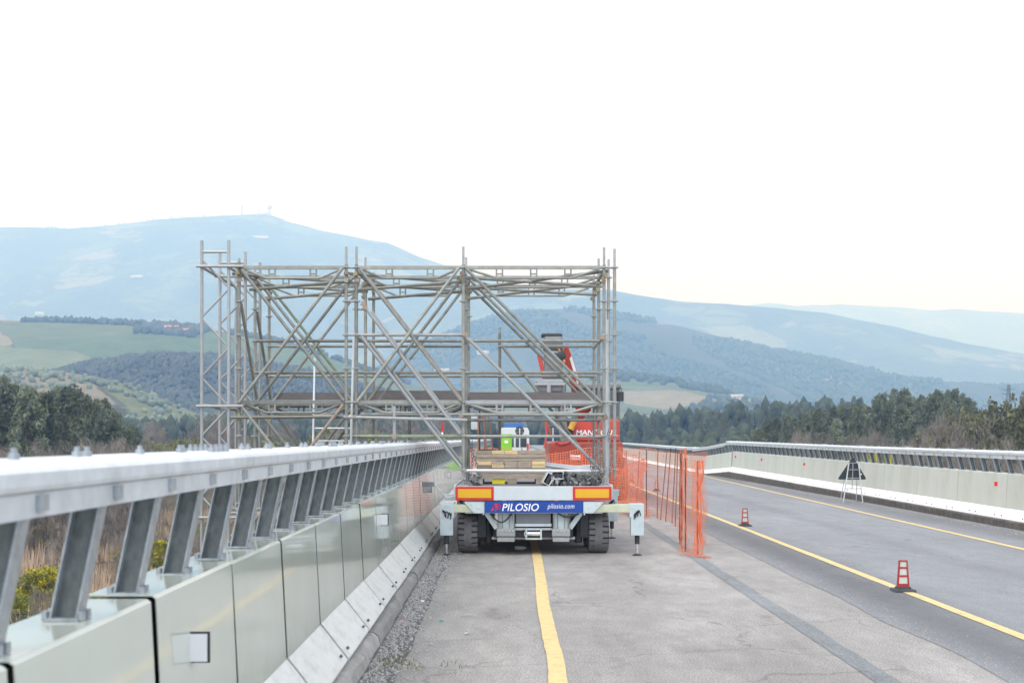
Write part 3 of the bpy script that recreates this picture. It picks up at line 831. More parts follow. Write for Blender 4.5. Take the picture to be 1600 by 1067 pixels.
leaf_c = [leaf_mesh('crown', 'leafy', 70 + i, leafy_m) for i in range(3)]
scr_c = [leaf_mesh('crown', 'leafy', 80 + i, scrub_m) for i in range(3)]
brm_c = [leaf_mesh('crown', 'leafy', 90 + i, broom_m) for i in range(3)]
brf_c = [leaf_mesh('flowers', 'leafy', 95 + i, broom_y) for i in range(2)]
pine_t = [trunk_mesh('trunk', 10 + i) for i in range(3)]
bush_t = [trunk_mesh('trunk', 20 + i, 0.6, 0.014, 14, None, 0.1) for i in range(3)]

def tree(name, label, group, cat, x, y, h, w, crowns, trunks, rnd, extra=None):
    z = gz(x, y) - 0.2
    r = thing(name, label, cat, (x, y, z), rnd.uniform(0, 6.28), group)
    r.scale = (w, w, h)
    obj('trunk', rnd.choice(trunks), r)
    obj('crown', rnd.choice(crowns), r)
    if extra: obj('flowers', rnd.choice(extra), r)
    return r
rt = random.Random(17)
# left pines: the skyline falls to the right
LS = [(-150, 585), (0, 590), (40, 598), (70, 604), (100, 603), (130, 612), (160, 622), (185, 640), (205, 655), (222, 668), (240, 690)]
for i in range(58):
    y = rt.uniform(120, 190)
    px = -130 + 365 * (i + rt.random()) / 58 - (y - 120) * 0.15
    sk = interp(LS, px) + rt.uniform(0, 12) + (20 * rt.random() if rt.random() < 0.4 else 0)
    x = (px - 800) * y / FPX
    top = EYE - (sk - HZ) * y / FPX
    h = top - gz(x, y)
    if h < 3: continue
    tree('pine_tree', 'dark green pine in the dense stand beyond the left barrier', 'pines beyond the left barrier', 'pine tree', x, y, h, h * rt.uniform(0.6, 0.85), pine_c, pine_t, rt)
RS = [(1165, 690), (1180, 668), (1200, 655), (1230, 648), (1260, 642), (1300, 632), (1340, 626), (1385, 611), (1400, 606), (1430, 612), (1470, 604), (1500, 606), (1515, 620), (1530, 634), (1560, 628), (1700, 615)]
for i in range(66):
    y = rt.uniform(165, 240)
    px = 1178 + 350 * (i + rt.random()) / 66
    sk = interp(RS, px) + rt.uniform(0, 10) + (22 * rt.random() if rt.random() < 0.45 else 0)
    x = (px - 800) * y / FPX
    h = EYE - (sk - HZ) * y / FPX - gz(x, y)
    if h < 3: continue
    tree('pine_tree', 'dark pine in the tall stand behind the right barrier', 'pines behind the right barrier', 'pine tree', x, y, h, h * rt.uniform(0.55, 0.8), pine_c, pine_t, rt)
# farther pine belt between the scaffold and the right stand: one mass
pts = []
MS = [(940, 652), (975, 655), (1000, 648), (1040, 645), (1060, 639), (1100, 642), (1130, 634), (1180, 634), (1220, 631), (1260, 628), (1300, 625), (1340, 622)]
for i in range(130):
    px = 925 + 420 * (i + rt.random()) / 130; y = rt.uniform(380, 520)
    sk = interp(MS, px) + rt.uniform(-3, 12) + (16 * rt.random() if rt.random() < 0.4 else 0)
    x = (px - 800) * y / FPX; h = EYE - (sk - HZ) * y / FPX - gz(x, y)
    tree('pine_tree', 'hazy pine in the distant belt between the machine and the right stand', 'pines in the distant belt', 'pine tree', x, y, h, h * rt.uniform(0.6, 0.85), pine_c, pine_t, rt)
for i in range(500):
    px = rt.uniform(930, 1340); y = rt.uniform(520, 560)
    sk = interp(MS, px) + rt.uniform(14, 30) + 30 * rt.random() ** 2.0
    x = (px - 800) * y / FPX; top = EYE - (sk - HZ) * y / FPX
    pts.append((x, y, top - rt.uniform(0, 14) * rt.random(), rt.uniform(1.1, 2.1)))
for i in range(1500):
    px = rt.uniform(-100, 1300); y = rt.uniform(420, 470)
    x = (px - 800) * y / FPX
    sk = 668 if px < 900 else interp(MS, px) + 10
    pts.append((x, y, EYE - (rt.uniform(sk, 700) - HZ) * y / FPX, rt.uniform(1.1, 2.3)))
for i in range(700):
    px = rt.uniform(960, 1260); y = rt.uniform(200, 330); x = (px - 800) * y / FPX
    pts.append((x, y, gz(x, y) + rt.uniform(0, 6), rt.uniform(0.8, 1.6)))
blob_wood('pine_wood', pts, fol_pine_far, 'hazy dark pine belt between the machine and the right stand', 'wood', 11, 1.9)
# broadleaf and bare trees on the right bank
for i in range(46):
    y = rt.uniform(105, 150)
    px = rt.uniform(1440, 1680)
    x = (px - 800) * y / FPX
    sk = interp([(1430, 668), (1480, 648), (1530, 634), (1570, 622), (1600, 610), (1700, 600)], px) + 30 * rt.random() ** 1.3
    h = EYE - (sk - HZ) * y / FPX - gz(x, y)
    if h < 1.5: continue
    if rt.random() < 0.30: tree('bare_tree', 'leafless brown tree on the bank behind the right barrier', 'bare trees on the right bank', 'tree', x, y, h, h * rt.uniform(0.55, 0.8), bare_c, bush_t, rt)
    else: tree('leafy_tree', 'olive green bushy tree on the bank behind the right barrier', 'green trees on the right bank', 'tree', x, y, h, h * rt.uniform(0.5, 0.75), scr_c, bush_t, rt)
for i in range(26):
    y = rt.uniform(85, 135); px = rt.uniform(1245, 1620)
    x = (px - 800) * y / FPX
    sk = rt.uniform(676, 692)
    h = EYE - (sk - HZ) * y / FPX - gz(x, y)
    if h < 1.5: continue
    tree('bare_shrub', 'low bare brown shrub showing just over the right handrail', 'shrubs along the right side', 'shrub', x, y, h, min(h, 6) * rt.uniform(0.6, 0.8), bare_c, bush_t, rt)
for px, y, lab in ((1362, 62, 'yellow flowering broom seen between the right barrier posts'), (1378, 64, 'small yellow broom bush seen just right of the sign through the posts')):
    x = (px - 800) * y / FPX
    tree('broom_bush', lab, 'yellow broom on the right', 'bush', x, y, 1.0 - gz(x, y), 3.0, brm_c, bush_t, rt, brf_c)
# left middle distance: yellow-green and brown trees between pines and scaffold
for i in range(34):
    y = rt.uniform(200, 300); px = rt.uniform(225, 720)
    x = (px - 800) * y / FPX
    sk = rt.uniform(662, 684) if px < 420 else rt.uniform(668, 690)
    h = EYE - (sk - HZ) * y / FPX - gz(x, y)
    if rt.random() < 0.6: tree('leafy_tree', 'yellow green spring tree in the valley behind the scaffold', 'spring trees in the valley', 'tree', x, y, h, h * rt.uniform(0.8, 1.1), leaf_c, bush_t, rt)
    else: tree('bare_tree', 'reddish brown leafless tree in the valley behind the scaffold', 'bare trees in the valley', 'tree', x, y, h * 1.15, h * rt.uniform(0.8, 1.1), bare_c, bush_t, rt)
for i in range(16):                       # pale bare shrubs at the foot of the left pines
    y = rt.uniform(95, 115); px = rt.uniform(-40, 260); x = (px - 800) * y / FPX
    h = EYE - (rt.uniform(690, 715) - HZ) * y / FPX - gz(x, y)
    tree('bare_shrub', 'pale leafless shrub at the foot of the left pines', 'shrubs below the left pines', 'shrub', x, y, h, h * rt.uniform(0.5, 0.7), bare_c, bush_t, rt)
# scrub on the valley floor seen through the left posts
for i in range(70):
    y = rt.uniform(34, 95); px = rt.uniform(-60, 420); x = (px - 800) * y / FPX
    k = rt.random()
    if k < 0.34: tree('broom_bush', 'green broom bush on the valley floor below the left barrier', 'broom bushes below the left barrier', 'bush', x, y, rt.uniform(1.8, 3.2), rt.uniform(2.0, 3.4), brm_c, bush_t, rt)
    elif k < 0.66: tree('bare_shrub', 'brown leafless shrub on the valley floor below the left barrier', 'bare shrubs below the left barrier', 'shrub', x, y, rt.uniform(2.0, 3.8), rt.uniform(2.0, 3.4), bare_c, bush_t, rt)
    else: tree('scrub_bush', 'dull olive bush on the valley floor below the left barrier', 'olive bushes below the left barrier', 'bush', x, y, rt.uniform(1.2, 2.6), rt.uniform(1.6, 2.8), scr_c, bush_t, rt)
for px, py, h, lab in ((62, 950, 3.4, 'yellow flowering broom low at the far left below the barrier'), (85, 930, 2.6, 'second yellow broom beside the leftmost one'), (70, 865, 2.8, 'bright green broom behind the yellow one at far left'), (245, 890, 2.6, 'yellow green bush seen between the third and fourth posts')):
    q = G(px, py, -9.0)
    tree('broom_bush', lab, None, 'bush', q.x, q.y, h, h * 1.15, brm_c, bush_t, rt, brf_c if 'yellow' in lab else None)
# dry reeds
rd = np.random.default_rng(5); n = 16000
yy = rd.uniform(32, 150, n); pxs = rd.uniform(-80, 460, n); xx = (pxs - 800) * yy / FPX
rb = MB()
vv, ff = [], []
for i in range(n):
    x, y_ = float(xx[i]), float(yy[i])
    if mnoise.noise(Vector((x * 0.09, y_ * 0.06, 0.4))) < -0.12: continue
    z = gz(x, y_); h = rd.uniform(0.8, 2.1); w = 0.05 + 0.0006 * y_; a = rd.uniform(0, 3.14); lx, ly = rd.normal(0, 0.25, 2)
    k = len(vv)
    vv += [(x - w * math.cos(a), y_ - w * math.sin(a), z - .1), (x + w * math.cos(a), y_ + w * math.sin(a), z - .1), (x + lx, y_ + ly, z + h)]
    ff.append((k, k + 1, k + 2))
rb.v, rb.f = vv, ff
me = bpy.data.meshes.new('reeds'); me.from_pydata(vv, [], ff); me.materials.append(mat('dry_reed', (0.36, 0.275, 0.195), 0.9, 0, var=0.35, scale=0.7, spec=0.1, world_space=True))
tag(obj('reeds', me), 'dry pinkish reeds over the valley floor below the left barrier', 'reeds', kind='stuff')

# ------------------------------------------------------------------ far buildings
plaster = mat('plaster_pale', (0.50, 0.42, 0.36), 0.9, 0, var=0.1, scale=0.3)
plaster_w = mat('plaster_white', (0.40, 0.385, 0.365), 0.9, 0, var=0.05, scale=0.3)
tiles = mat('roof_tiles', (0.42, 0.17, 0.10), 0.9, 0, var=0.2, scale=0.6)
tiles_g = mat('roof_grey', (0.45, 0.44, 0.42), 0.9, 0, var=0.1, scale=0.6)
pane = mat('window_dark', (0.05, 0.055, 0.06), 0.2)
def house(name, label, cat, px, y, key, w, d, h, wall, roof, nwin=4, group=None, rz=0.15):
    wx = (px - 800) * y / FPX
    r = thing(name, label, cat, (wx, y, hz_at(key, wx, y) - 1.0), rz, group)
    MB().box(-w / 2, w / 2, -d / 2, d / 2, 0, h + 1).build('wall', wall, r)
    q = MB(); e = 0.5
    vs = [(-w / 2 - e, -d / 2 - e, h + 1.005), (w / 2 + e, -d / 2 - e, h + 1.005), (w / 2 + e, d / 2 + e, h + 1.005), (-w / 2 - e, d / 2 + e, h + 1.005), (-w / 2 - e, 0, h + 1 + d * 0.22), (w / 2 + e, 0, h + 1 + d * 0.22)]
    q.add(vs, [(0, 1, 5, 4), (2, 3, 4, 5), (0, 4, 3), (1, 2, 5), (3, 2, 1, 0)]).build('roof', roof, r)
    wm_ = MB().box(-0.6, 0.6, -0.06, 0.06, 0, 1.6).mesh('window', pane)
    for i in range(nwin):
        for zz in ([2.4, 5.4] if h > 6 else [2.2]):
            o = obj('window', wm_, r, (-w / 2 + (i + 0.5) * w / nwin, -d / 2, zz))
    return r
house('farmhouse', 'pink farmhouse with red tiled roof on the green field crest', 'house', 268, 1440, 'E', 17, 10, 7.0, plaster, tiles, 5)
house('farmhouse', 'low farm wing with red roof joined at the right of the pink farmhouse', 'house', 287, 1438, 'E', 13, 9, 5.0, plaster, tiles, 4)
for i, (px, y, key, w, h, lab) in enumerate([(214, 5200, 'B', 55, 7, 'long white farm shed on the left mountainside'), (405, 5900, 'B', 90, 7, 'long pale shed high on the mountain beside the scaffold top'), (690, 2700, 'D', 34, 7, 'white sheds on the ridge seen through the middle scaffold bay'), (755, 2720, 'D', 30, 7, 'white shed on the ridge just right of the middle scaffold post'), (1372, 4000, 'C', 55, 10, 'long white shed on the far right hillside'), (1396, 4020, 'C', 32, 9, 'smaller white shed right of the long shed on the far hillside'), (1421, 4010, 'C', 16, 16, 'small white house at the end of the far right sheds'), (160, 4700, 'B', 32, 9, 'small pale farmhouse lower on the left mountainside'), (62, 4900, 'B', 36, 9, 'small pale farmhouse at the far left mountainside'), (1150, 1500, 'H', 18, 5, 'pale farmhouse beside the field right of the scaffold')]):
    house('farm_shed', lab, 'building', px, y, key, w, w * 0.35, h, plaster_w, tiles_g, 4, 'far pale buildings', rt.uniform(-0.3, 0.3))
# hilltop village and towers
rv = random.Random(2)
vm_ = [MB().box(-.5, .5, -.5, .5, 0, 1).add([(-.5, -.5, 1.001), (.5, -.5, 1.001), (.5, .5, 1.001), (-.5, .5, 1.001), (-.5, 0, 1.35), (.5, 0, 1.35)], [(0, 1, 5, 4), (2, 3, 4, 5), (0, 4, 3), (1, 2, 5)]).mesh('village_house', plaster_w)]
for i in range(26):
    px = rv.choice([rv.uniform(330, 450), rv.uniform(150, 330), rv.uniform(80, 330)])
    y = 6500 - rv.uniform(5, 90); wx = (px - 800) * 6500 / FPX
    o = obj('village_house', vm_[0], None, (wx, y, hz_at('B', wx, y) - 3)); o.scale = (rv.uniform(9, 18), 10, rv.uniform(9, 15)); o.rotation_euler.z = rv.uniform(-.5, .5)
    tag(o, 'pale village house on the crest of the far mountain', 'house', 'village on the mountain crest')
def tower(px, lab, wtop):
    wx = (px - 800) * 6480 / FPX; z = hz_at('B', wx, 6480)
    r = thing('water_tower', lab, 'tower', (wx, 6480, z - 3))
    MB().lathe([(6, 0), (5, 26), (5, 27)], 10).build('shaft', plaster_w, r)
    MB().lathe([(5.2, 27), (wtop, 32), (wtop, 42), (wtop * 0.6, 46), (0.5, 48)], 12).build('tank', plaster_w, r)
    return r
tower(421, 'mushroom shaped water tower on the mountain top', 13)
tower(378, 'slim pale tower on the mountain top', 6)
for o_ in [q for q in bpy.data.objects if q.name.startswith('water_tower')]: o_.scale = (1.25, 1.25, 1.3)
mast = thing('pylon', 'thin lattice mast rising over the trees at far right', 'mast', ((1576 - 800) * 420 / FPX, 420, gz(183, 420)))
top = EYE - (601 - HZ) * 420 / FPX - gz(183, 420)
mb = MB()
for sx in (-1, 1):
    for sy in (-1, 1): mb.tube((sx * 1.4, sy * 1.4, 0), (sx * .3, sy * .3, top), 0.12, 5)
for i in range(9):
    a, b = i / 9, (i + 1) / 9
    wa, wb = lerp(1.4, .3, a), lerp(1.4, .3, b)
    mb.tube((-wa, -wa, a * top), (wb, -wb, b * top), 0.08, 4); mb.tube((wa, -wa, a * top), (-wb, -wb, b * top), 0.08, 4)
mb.build('lattice', galv_dk, mast)
ma = MB()
for zz in (0.8, 0.9): ma.bar((-2.2, 0, top * zz), (2.2, 0, top * zz), 0.15, 0.2)
ma.build('cross_arm', galv_dk, mast)
# ------------------------------------------------------------------ scaffold
ROW = [16.95, 18.0, 19.05]
TR = 0.0250
scaf = thing('scaffold', 'galvanised tube scaffold bays standing on the trailer and over the left barrier', 'scaffold', (0.3, 17.0, 0))
SO = Vector((0.3, 17.0, 0))
def S(x, y, z): return Vector((x, y, z)) - SO
def stube(name, a, b, m=galv, r=TR, parent=None, n=10):
    """a tube whose own origin is at its lower end, so alike tubes take their own tint"""
    a, b = Vector(a), Vector(b)
    o = MB().tube((0, 0, 0), b - a, r, n).build(name, m, parent or scaf, True)
    o.location = a - SO
    return o
LV = [4.26, 3.76, 3.26, 2.76, 2.26, 1.76, 1.26, 0.76, 0.26]
ros = MB().lathe([(0.028, -0.012), (0.060, -0.006), (0.060, 0.006), (0.028, 0.012)], 8).mesh('rosette', galv_lt)
wedge = MB().box(-0.012, 0.012, 0.03, 0.075, -0.03, 0.05).mesh('wedge', galv)
def standard(x, row, zb, zt, spigot=0.26, m=galv):
    y = ROW[row]
    o = stube('standard', (x, y, zb), (x, y, zt - spigot), m)
    sp = MB().tube((0, 0, zt - spigot - zb), (0, 0, zt - zb), 0.019, 8).build('spigot', galv_lt, o, True)
    for z in LV:
        if zb + 0.05 < z < zt - 0.02: obj('rosette', ros, o, (0, 0, z - zb))
    return o
C0, C1, C1B, C2, C3, C3B = -4.06, -2.466, -2.315, -0.725, 1.37, 1.526
DK = 1.02
for r_, tp in ((0, 4.40), (1, 4.38), (2, 4.40)): standard(C0, r_, -0.55, tp, 0.05)
standard(C1, 0, 0.2, 4.57); standard(C1B, 0, 0.2, 4.57); standard(C1B, 1, 0.2, 4.58); standard(C1B, 2, 0.2, 4.50, 0.1)
standard(C1, 1, 0.2, 4.36, 0.05)
standard(C2, 0, DK + 0.16, 4.57); standard(C2, 1, DK + 0.16, 4.58); standard(C2, 2, DK + 0.16, 4.40, 0.05)
standard(C3, 0, DK + 0.16, 4.56); standard(C3, 1, DK + 0.16, 4.56); standard(C3, 2, DK + 0.16, 4.45, 0.1)
standard(C3B, 0, 1.14, 4.54); standard(C3B, 1, 1.14, 4.55)
for x in (C2, C3):                                     # screw jacks on the deck
    for y in ROW:
        j = MB().tube((0, 0, 0.012), (0, 0, 0.17), 0.018, 8).lathe([(0.05, 0.09), (0.05, 0.12)], 8).box(-.08, .08, -.08, .08, 0, .012)
        j.build('base_jack', galv_lt, scaf).location = S(x, y, DK)
# lattice girders
def girder(x0, x1, row, z, m=galv, dy=0.0):
    y = ROW[row] + dy
    w = x1 - x0
    a, b = x0 + 0.03, x1 - 0.03
    t = MB().bar((0, 0, 0), (b - a, 0, 0), 0.045, 0.05).build('lattice_girder', m, scaf)
    t.location = S(a, y, z)
    L_ = b - a
    lo = MB().path([(0.06, 0, -0.03), (0.20 * L_ + 0.06, 0, -0.155), (0.80 * L_ - 0.06, 0, -0.155), (L_ - 0.06, 0, -0.03)], 0.018, 8).build('bottom_chord', m, t, True)
    pl = MB().box(-0.012, 0.012, -0.012, 0.012, -0.15, -0.025).mesh('web_plate', m)
    fr = MB().box(-0.05, 0.05, -0.010, 0.010, -0.105, -0.085).mesh('web_plate', m)
    for q in ([0.25, 0.5, 0.75] if w > 1.8 else [0.30, 0.70]):
        for e in (-0.045, 0.045): obj('web_plate', pl, t, (q * L_ + e, 0, 0))
        obj('web_plate', fr, t, (q * L_, 0, 0))
BAYS = [(C0, C1), (C1B, C2), (C2, C3)]
for bi, (a, b) in enumerate(BAYS):
    for r_ in range(3):
        girder(a, b if not (bi == 0 and r_ == 2) else C1B, r_, 4.26)
        girder(a, b if not (bi == 0 and r_ == 2) else C1B, r_, 2.26, galv if not (bi == 2 and r_ == 0) else galv_lt)
# depth transoms
for x in (C0, C1B, C2, C3):
    for z in (4.22, 2.22):
        stube('transom', (x, ROW[0], z), (x, ROW[2], z))
    if x != C0:
        for z in (3.23, 1.74): stube('transom', (x, ROW[0], z), (x, ROW[2], z))
for y in ROW[:2]:
    for z in LV[:6]: stube('transom', (C1, y, z), (C1B, y, z), galv_lt, 0.018) if z in (4.26, 3.76, 3.26, 2.26) else None
for z in LV[:7]: stube('transom', (C3, ROW[0], z), (C3B, ROW[0], z), galv_lt, 0.018) if z in (4.26, 2.26) else None
# ledgers
for r_ in (1, 2):
    for z in (3.26, 2.76):
        for bi, (a, b) in enumerate(BAYS):
            aa = -0.205 if (bi == 2 and r_ == 2 and z == 3.26) else a
            stube('ledger', (aa, ROW[r_], z), (b if bi else C1B, ROW[r_], z))
stube('ledger', (C1B, ROW[0], 3.26), (C2, ROW[0], 3.26), galv_lt)
stube('ledger', (C1B, ROW[0], 1.755), (C2, ROW[0], 1.755), greeny)
stube('ledger', (C2, ROW[0], 1.755), (C3, ROW[0], 1.75), galv)
stube('ledger', (C2, ROW[0], 1.245), (C3, ROW[0], 1.235), alu)
stube('ledger', (C0 - 0.12, ROW[0] - 0.05, 2.035), (C1 + 0.05, ROW[0] - 0.05, 2.045), galv)
stube('ledger', (C1 - 0.03, ROW[0] - 0.055, 2.04), (C2 + 0.06, ROW[0] - 0.055, 1.995), galv_lt)
stube('ledger', (C0 - 0.02, ROW[1] - 0.05, 2.05), (C1B, ROW[1] - 0.05, 2.06), galv)
stube('ledger', (C1B - 0.05, ROW[1] - 0.05, 2.10), (C2 + 0.05, ROW[1] - 0.05, 2.10), galv_lt)
stube('ledger', (C2 - 0.02, ROW[0] - 0.05, 2.075), (C3 + 0.03, ROW[0] - 0.05, 2.075), galv)
stube('ledger', (C2 - 0.02, ROW[1] - 0.05, 2.01), (C3 + 0.03, ROW[1] - 0.05, 2.01), galv_dk)
# plan bracing below the top and the lower girders
def cross(a, b, r0, r1, z0, z1, m=galv, dz=0.0): stube('plan_brace', (a, ROW[r0], z0), (b, ROW[r1], z1), m)
for bi, (a, b) in enumerate(BAYS):
    zf_, zb_ = (4.17, 4.17) if bi < 2 else (4.12, 4.12)
    cross(a - 0.10, b + 0.05, 0, 1, zf_, zf_)
    cross(a - 0.05, b + 0.05, 1, 2, zf_ - 0.01, zf_)
    cross(a - 0.08, b + 0.06, 1, 0, 4.07, 4.06 if bi < 2 else 4.21)
    cross(a - 0.08, b + 0.05, 2, 1, 4.05, 4.05 if bi < 2 else 4.18)
# face bracing
def brace(a, za, b, zb, r_, m=galv, off=-0.055): 
    stube('brace', (a, ROW[r_] + off, za), (b, ROW[r_] + off, zb), m)
for r_ in range(3):
    brace(C0 + 0.05, 4.22, C1 - 0.03, 2.28, r_, galv if r_ < 2 else greeny)
    brace(C0 + 0.04, 2.27, C1 - 0.03, 4.25, r_, galv, -0.11)
    brace(C1B + 0.06, 4.23, C2 - 0.03, 2.28, r_, galv if r_ != 1 else rusty)
    brace(C1B + 0.03, 2.27, C2 - 0.05, 4.25, r_, galv, -0.11)
    brace(C2 + 0.04, 4.24, C3 - 0.03, 2.24, r_)
    brace(C0 + 0.03, 2.22, C1 - 0.03, 0.25, r_)
    brace(C1 - 0.03, 2.22, C0 + 0.05, 0.25, r_, rusty if r_ == 0 else galv, -0.11)
    if r_ < 2:
        brace(C1B + 0.10, 3.72, C2 - 0.05, 1.79, r_, galv_lt)
        brace(C1B + 0.08, 3.23, C2 - 0.04, 1.30, r_, galv_lt)
brace(C2 + 0.05, 3.22, C3 - 0.03, 1.24, 0, galv_lt)
brace(-0.15, 3.24, C3 - 0.03, 1.30, 2, galv)
stube('brace', (C0 + 0.03, ROW[0], 3.72), (C0 + 0.03, ROW[1], 2.30), galv)
stube('brace', (C0 + 0.03, ROW[1], 3.72), (C0 + 0.03, ROW[2], 2.30), galv)
standard(-0.205, 2, DK + 0.0, 3.58, 0.1)
for x, zb, zt, m in ((-1.75, 1.70, 2.2, galv_lt), (-1.72, 1.70, 2.24, galv), (-1.62, 1.70, 2.24, galv_dk)):
    stube('strut', (x, ROW[0] if m is galv_lt else ROW[1], zb), (x, ROW[0] if m is galv_lt else ROW[1], zt), m)
stube('strut', (1.43, ROW[0] + 0.12, 1.06), (1.43, ROW[0] + 0.12, 3.5), whitep, 0.016)
stube('strut', (1.47, ROW[1], 1.06), (1.47, ROW[1], 3.9), alu, 0.03)
# couplers
cup = MB().box(-.045, .045, -.04, .04, -.045, .045).tube((0, -.07, .02), (0, .07, .02), .012, 6).mesh('coupler', brass)
cup2 = MB().box(-.045, .045, -.04, .04, -.045, .045).tube((-.07, 0, -.02), (.07, 0, -.02), .012, 6).mesh('coupler', rusty)
rc = random.Random(4)
for x in (C0, C1, C1B, C2, C3):
    for r_ in range(3):
        for z in (4.16, 4.06, 2.04):
            o = obj('coupler', rc.choice([cup, cup, cup2]), scaf, S(x + rc.uniform(-.03, .03), ROW[r_] - 0.045, z + rc.uniform(-.02, .02)))
            o.rotation_euler = (rc.uniform(-.4, .4), rc.uniform(-.4, .4), rc.uniform(-.6, .6)); o.scale = (.62,) * 3
for p in ((-1.745, 1.755), (-2.2, 3.72), (-2.18, 3.66), (C2 + .04, 3.26), (C3 - .03, 3.22)):
    obj('coupler', cup2, scaf, S(p[0], ROW[0] - 0.06, p[1])).scale = (.7,) * 3
# vertical lattice frames at the outer end
def ladder_frame(row, zb, zt):
    y = ROW[row] - 0.02
    xa, xb = -4.61, -4.21
    o = stube('lattice_frame', (xa, y, zb), (xa, y, zt), galv_lt, 0.025)
    MB().tube((xb - xa, 0, 0), (xb - xa, 0, zt - zb), 0.025, 10).build('chord', galv_lt, o, True)
    for z in (zt - 0.17, zb + 0.1): MB().tube((0, 0, z - zb), (xb - xa, 0, z - zb), 0.019, 8).build('rung', galv_lt, o, True)
    z = zt - 0.28; k = 0
    while z - 0.42 > zb:
        a, b = ((0, z - zb), (xb - xa, z - 0.42 - zb)) if k % 2 == 0 else ((xb - xa, z - zb), (0, z - 0.42 - zb))
        MB().tube((a[0], 0, a[1]), (b[0], 0, b[1]), 0.015, 8).build('diagonal', galv_lt, o, True)
        z -= 0.44; k += 1
for r_ in range(3): ladder_frame(r_, -0.6, 4.66)
for z in (4.27, 2.22):
    for x in (-4.61, -4.21): stube('transom', (x, ROW[0] - 0.07, z), (x, ROW[2], z - 0.02), galv_lt)
for r_ in range(3):
    for z in (4.27, 2.20, 0.55): stube('connector', (-4.68, ROW[r_] - 0.07, z), (-3.98, ROW[r_] - 0.07, z), galv_lt, 0.022)
# timber toe boards and deck planks
for a, b, z, h, y in ((C0 + 0.09, C1B - 0.02, 2.335, 0.145, ROW[2] - 0.09), (C1B + 0.03, C2 - 0.03, 2.345, 0.17, ROW[2] - 0.12), (C2 + 0.02, C3 - 0.02, 2.335, 0.155, ROW[2] - 0.10)):
    MB().box(0, b - a, -0.0125, 0.0125, 0, h).build('toe_board', wood_t, scaf).location = S(a, y, z)
for a, b in ((C0 + 0.05, C1 - 0.03), (C1B + 0.05, C2 - 0.05), (C2 + 0.05, C3 - 0.05)):
    for i in range(3):
        y0 = ROW[1] + 0.06 + i * 0.31
        MB().box(0, b - a, 0, 0.29, 0, 0.045).build('deck_plank', galv_lt, scaf).location = S(a, y0, 2.288)

# ladder
lad = thing('ladder', 'white aluminium ladder standing inside the second scaffold upright', 'ladder', P(520, 700, 17.35))
lo_ = lad.location.copy()
pa0, pa1 = P(489, 705, 17.3) - lo_, P(492, 560, 17.55) - lo_
pb0, pb1 = P(548, 705, 17.3) - lo_, P(553, 520, 17.55) - lo_
MB().bar(pa0, pa1, 0.025, 0.06, (0, 1, 0)).build('stile', alu, lad)
MB().bar(pb0, pb1, 0.03, 0.065, (0, 1, 0)).build('stile', whitep, lad)
for i in range(3):
    t = 0.11 + i * 0.135
    q0, q1 = pa0.lerp(pa1, t), pb0.lerp(pb1, t * 145 / 185)
    MB().tube(q0, q1, 0.014, 8).build('rung', alu, lad, True)

# chains hanging at the right uprights and beside the middle upright
def chain(px, py0, py1, Y, lab, slack=0.0, m=galv_dk):
    a, b = P(px, py0, Y), P(px + slack, py1, Y)
    n = max(6, int((a - b).length / 0.045))
    lk = []
    for k in range(2):
        pts = []
        for i in range(9):
            t = 2 * math.pi * i / 8
            u, w = 0.016 * math.cos(t), 0.032 * math.sin(t)
            pts.append((u, 0, w) if k else (0, u, w))
        lk.append(MB().path(pts, 0.006, 5).mesh('link', m))
    r = thing('chain', lab, 'chain', a, 0, 'chains on the scaffold')
    for i in range(n):
        p = a.lerp(b, i / (n - 1)) - a
        p.x += 0.02 * math.sin(i * 0.5 + px)
        obj('link', lk[i % 2], r, p)
for px, y0, y1, lab in ((921, 690, 742, 'leftmost dark chain hanging at the right corner of the scaffold'), (929, 678, 745, 'second dark chain hanging at the right corner of the scaffold'), (936, 690, 740, 'third chain, partly behind the right corner uprights'), (953, 672, 748, 'chain hanging just left of the last right upright')):
    chain(px, y0, y1, 16.8, lab, 2)
chain(734, 686, 745, 17.2, 'chain hanging beside the middle scaffold upright', 4)
chain(739, 690, 742, 17.3, 'darker chain right of the middle scaffold upright', 6)

# ------------------------------------------------------------------ trailer
TX, TY = 0.314, 16.70
tr = thing('trailer', 'pale grey two axle equipment trailer with red and yellow rear plates', 'trailer', (TX, TY, 0))
ts = FPX / TY
def tx(px): return (px - 833.5) / ts
def tz(py): return EYE - (py - HZ) / ts
# frame and deck
for sx in (-1, 1):
    f = MB()
    x0 = sx * 0.52
    f.box(x0 - 0.05, x0 + 0.05, 0.10, 6.2, 0.66, 0.68); f.box(x0 - 0.05, x0 + 0.05, 0.10, 6.2, 0.98, 1.0); f.box(x0 - 0.006, x0 + 0.006, 0.10, 6.2, 0.68, 0.98)
    f.build('chassis_beam', trail, tr)
MB().box(-1.14, 1.14, 0.05, 6.2, 1.0, 1.02).build('deck', greyp, tr)
for sx in (-1, 1): MB().box(*sorted((sx * 1.14, sx * 1.17)), 0.05, 6.2, 0.86, 1.035).build('side_rail', trail, tr)
for i in range(5): MB().box(-1.13, 1.13, 0.5 + i * 1.25, 0.58 + i * 1.25, 0.86, 0.999).build('cross_member', trail, tr)
MB().box(tx(711), tx(956), 0.0, 0.04, tz(781.5), tz(759.5)).build('rear_board', whitep, tr, bevel=0.004)
for a, b in ((711.5, 771.5), (895, 955.5)):
    q = MB().box(tx(a), tx(b), -0.006, -0.001, tz(781.3), tz(760)).build('marker_plate', red_s, tr)
    MB().box(tx(a + 4), tx(b - 4), -0.010, -0.0065, tz(777.5), tz(763.8)).build('yellow_field', yel_s, q)
sg = MB().box(tx(757), tx(911), -0.012, 0.012, tz(800.5), tz(783.2)).build('sign_board', blue_s, tr)
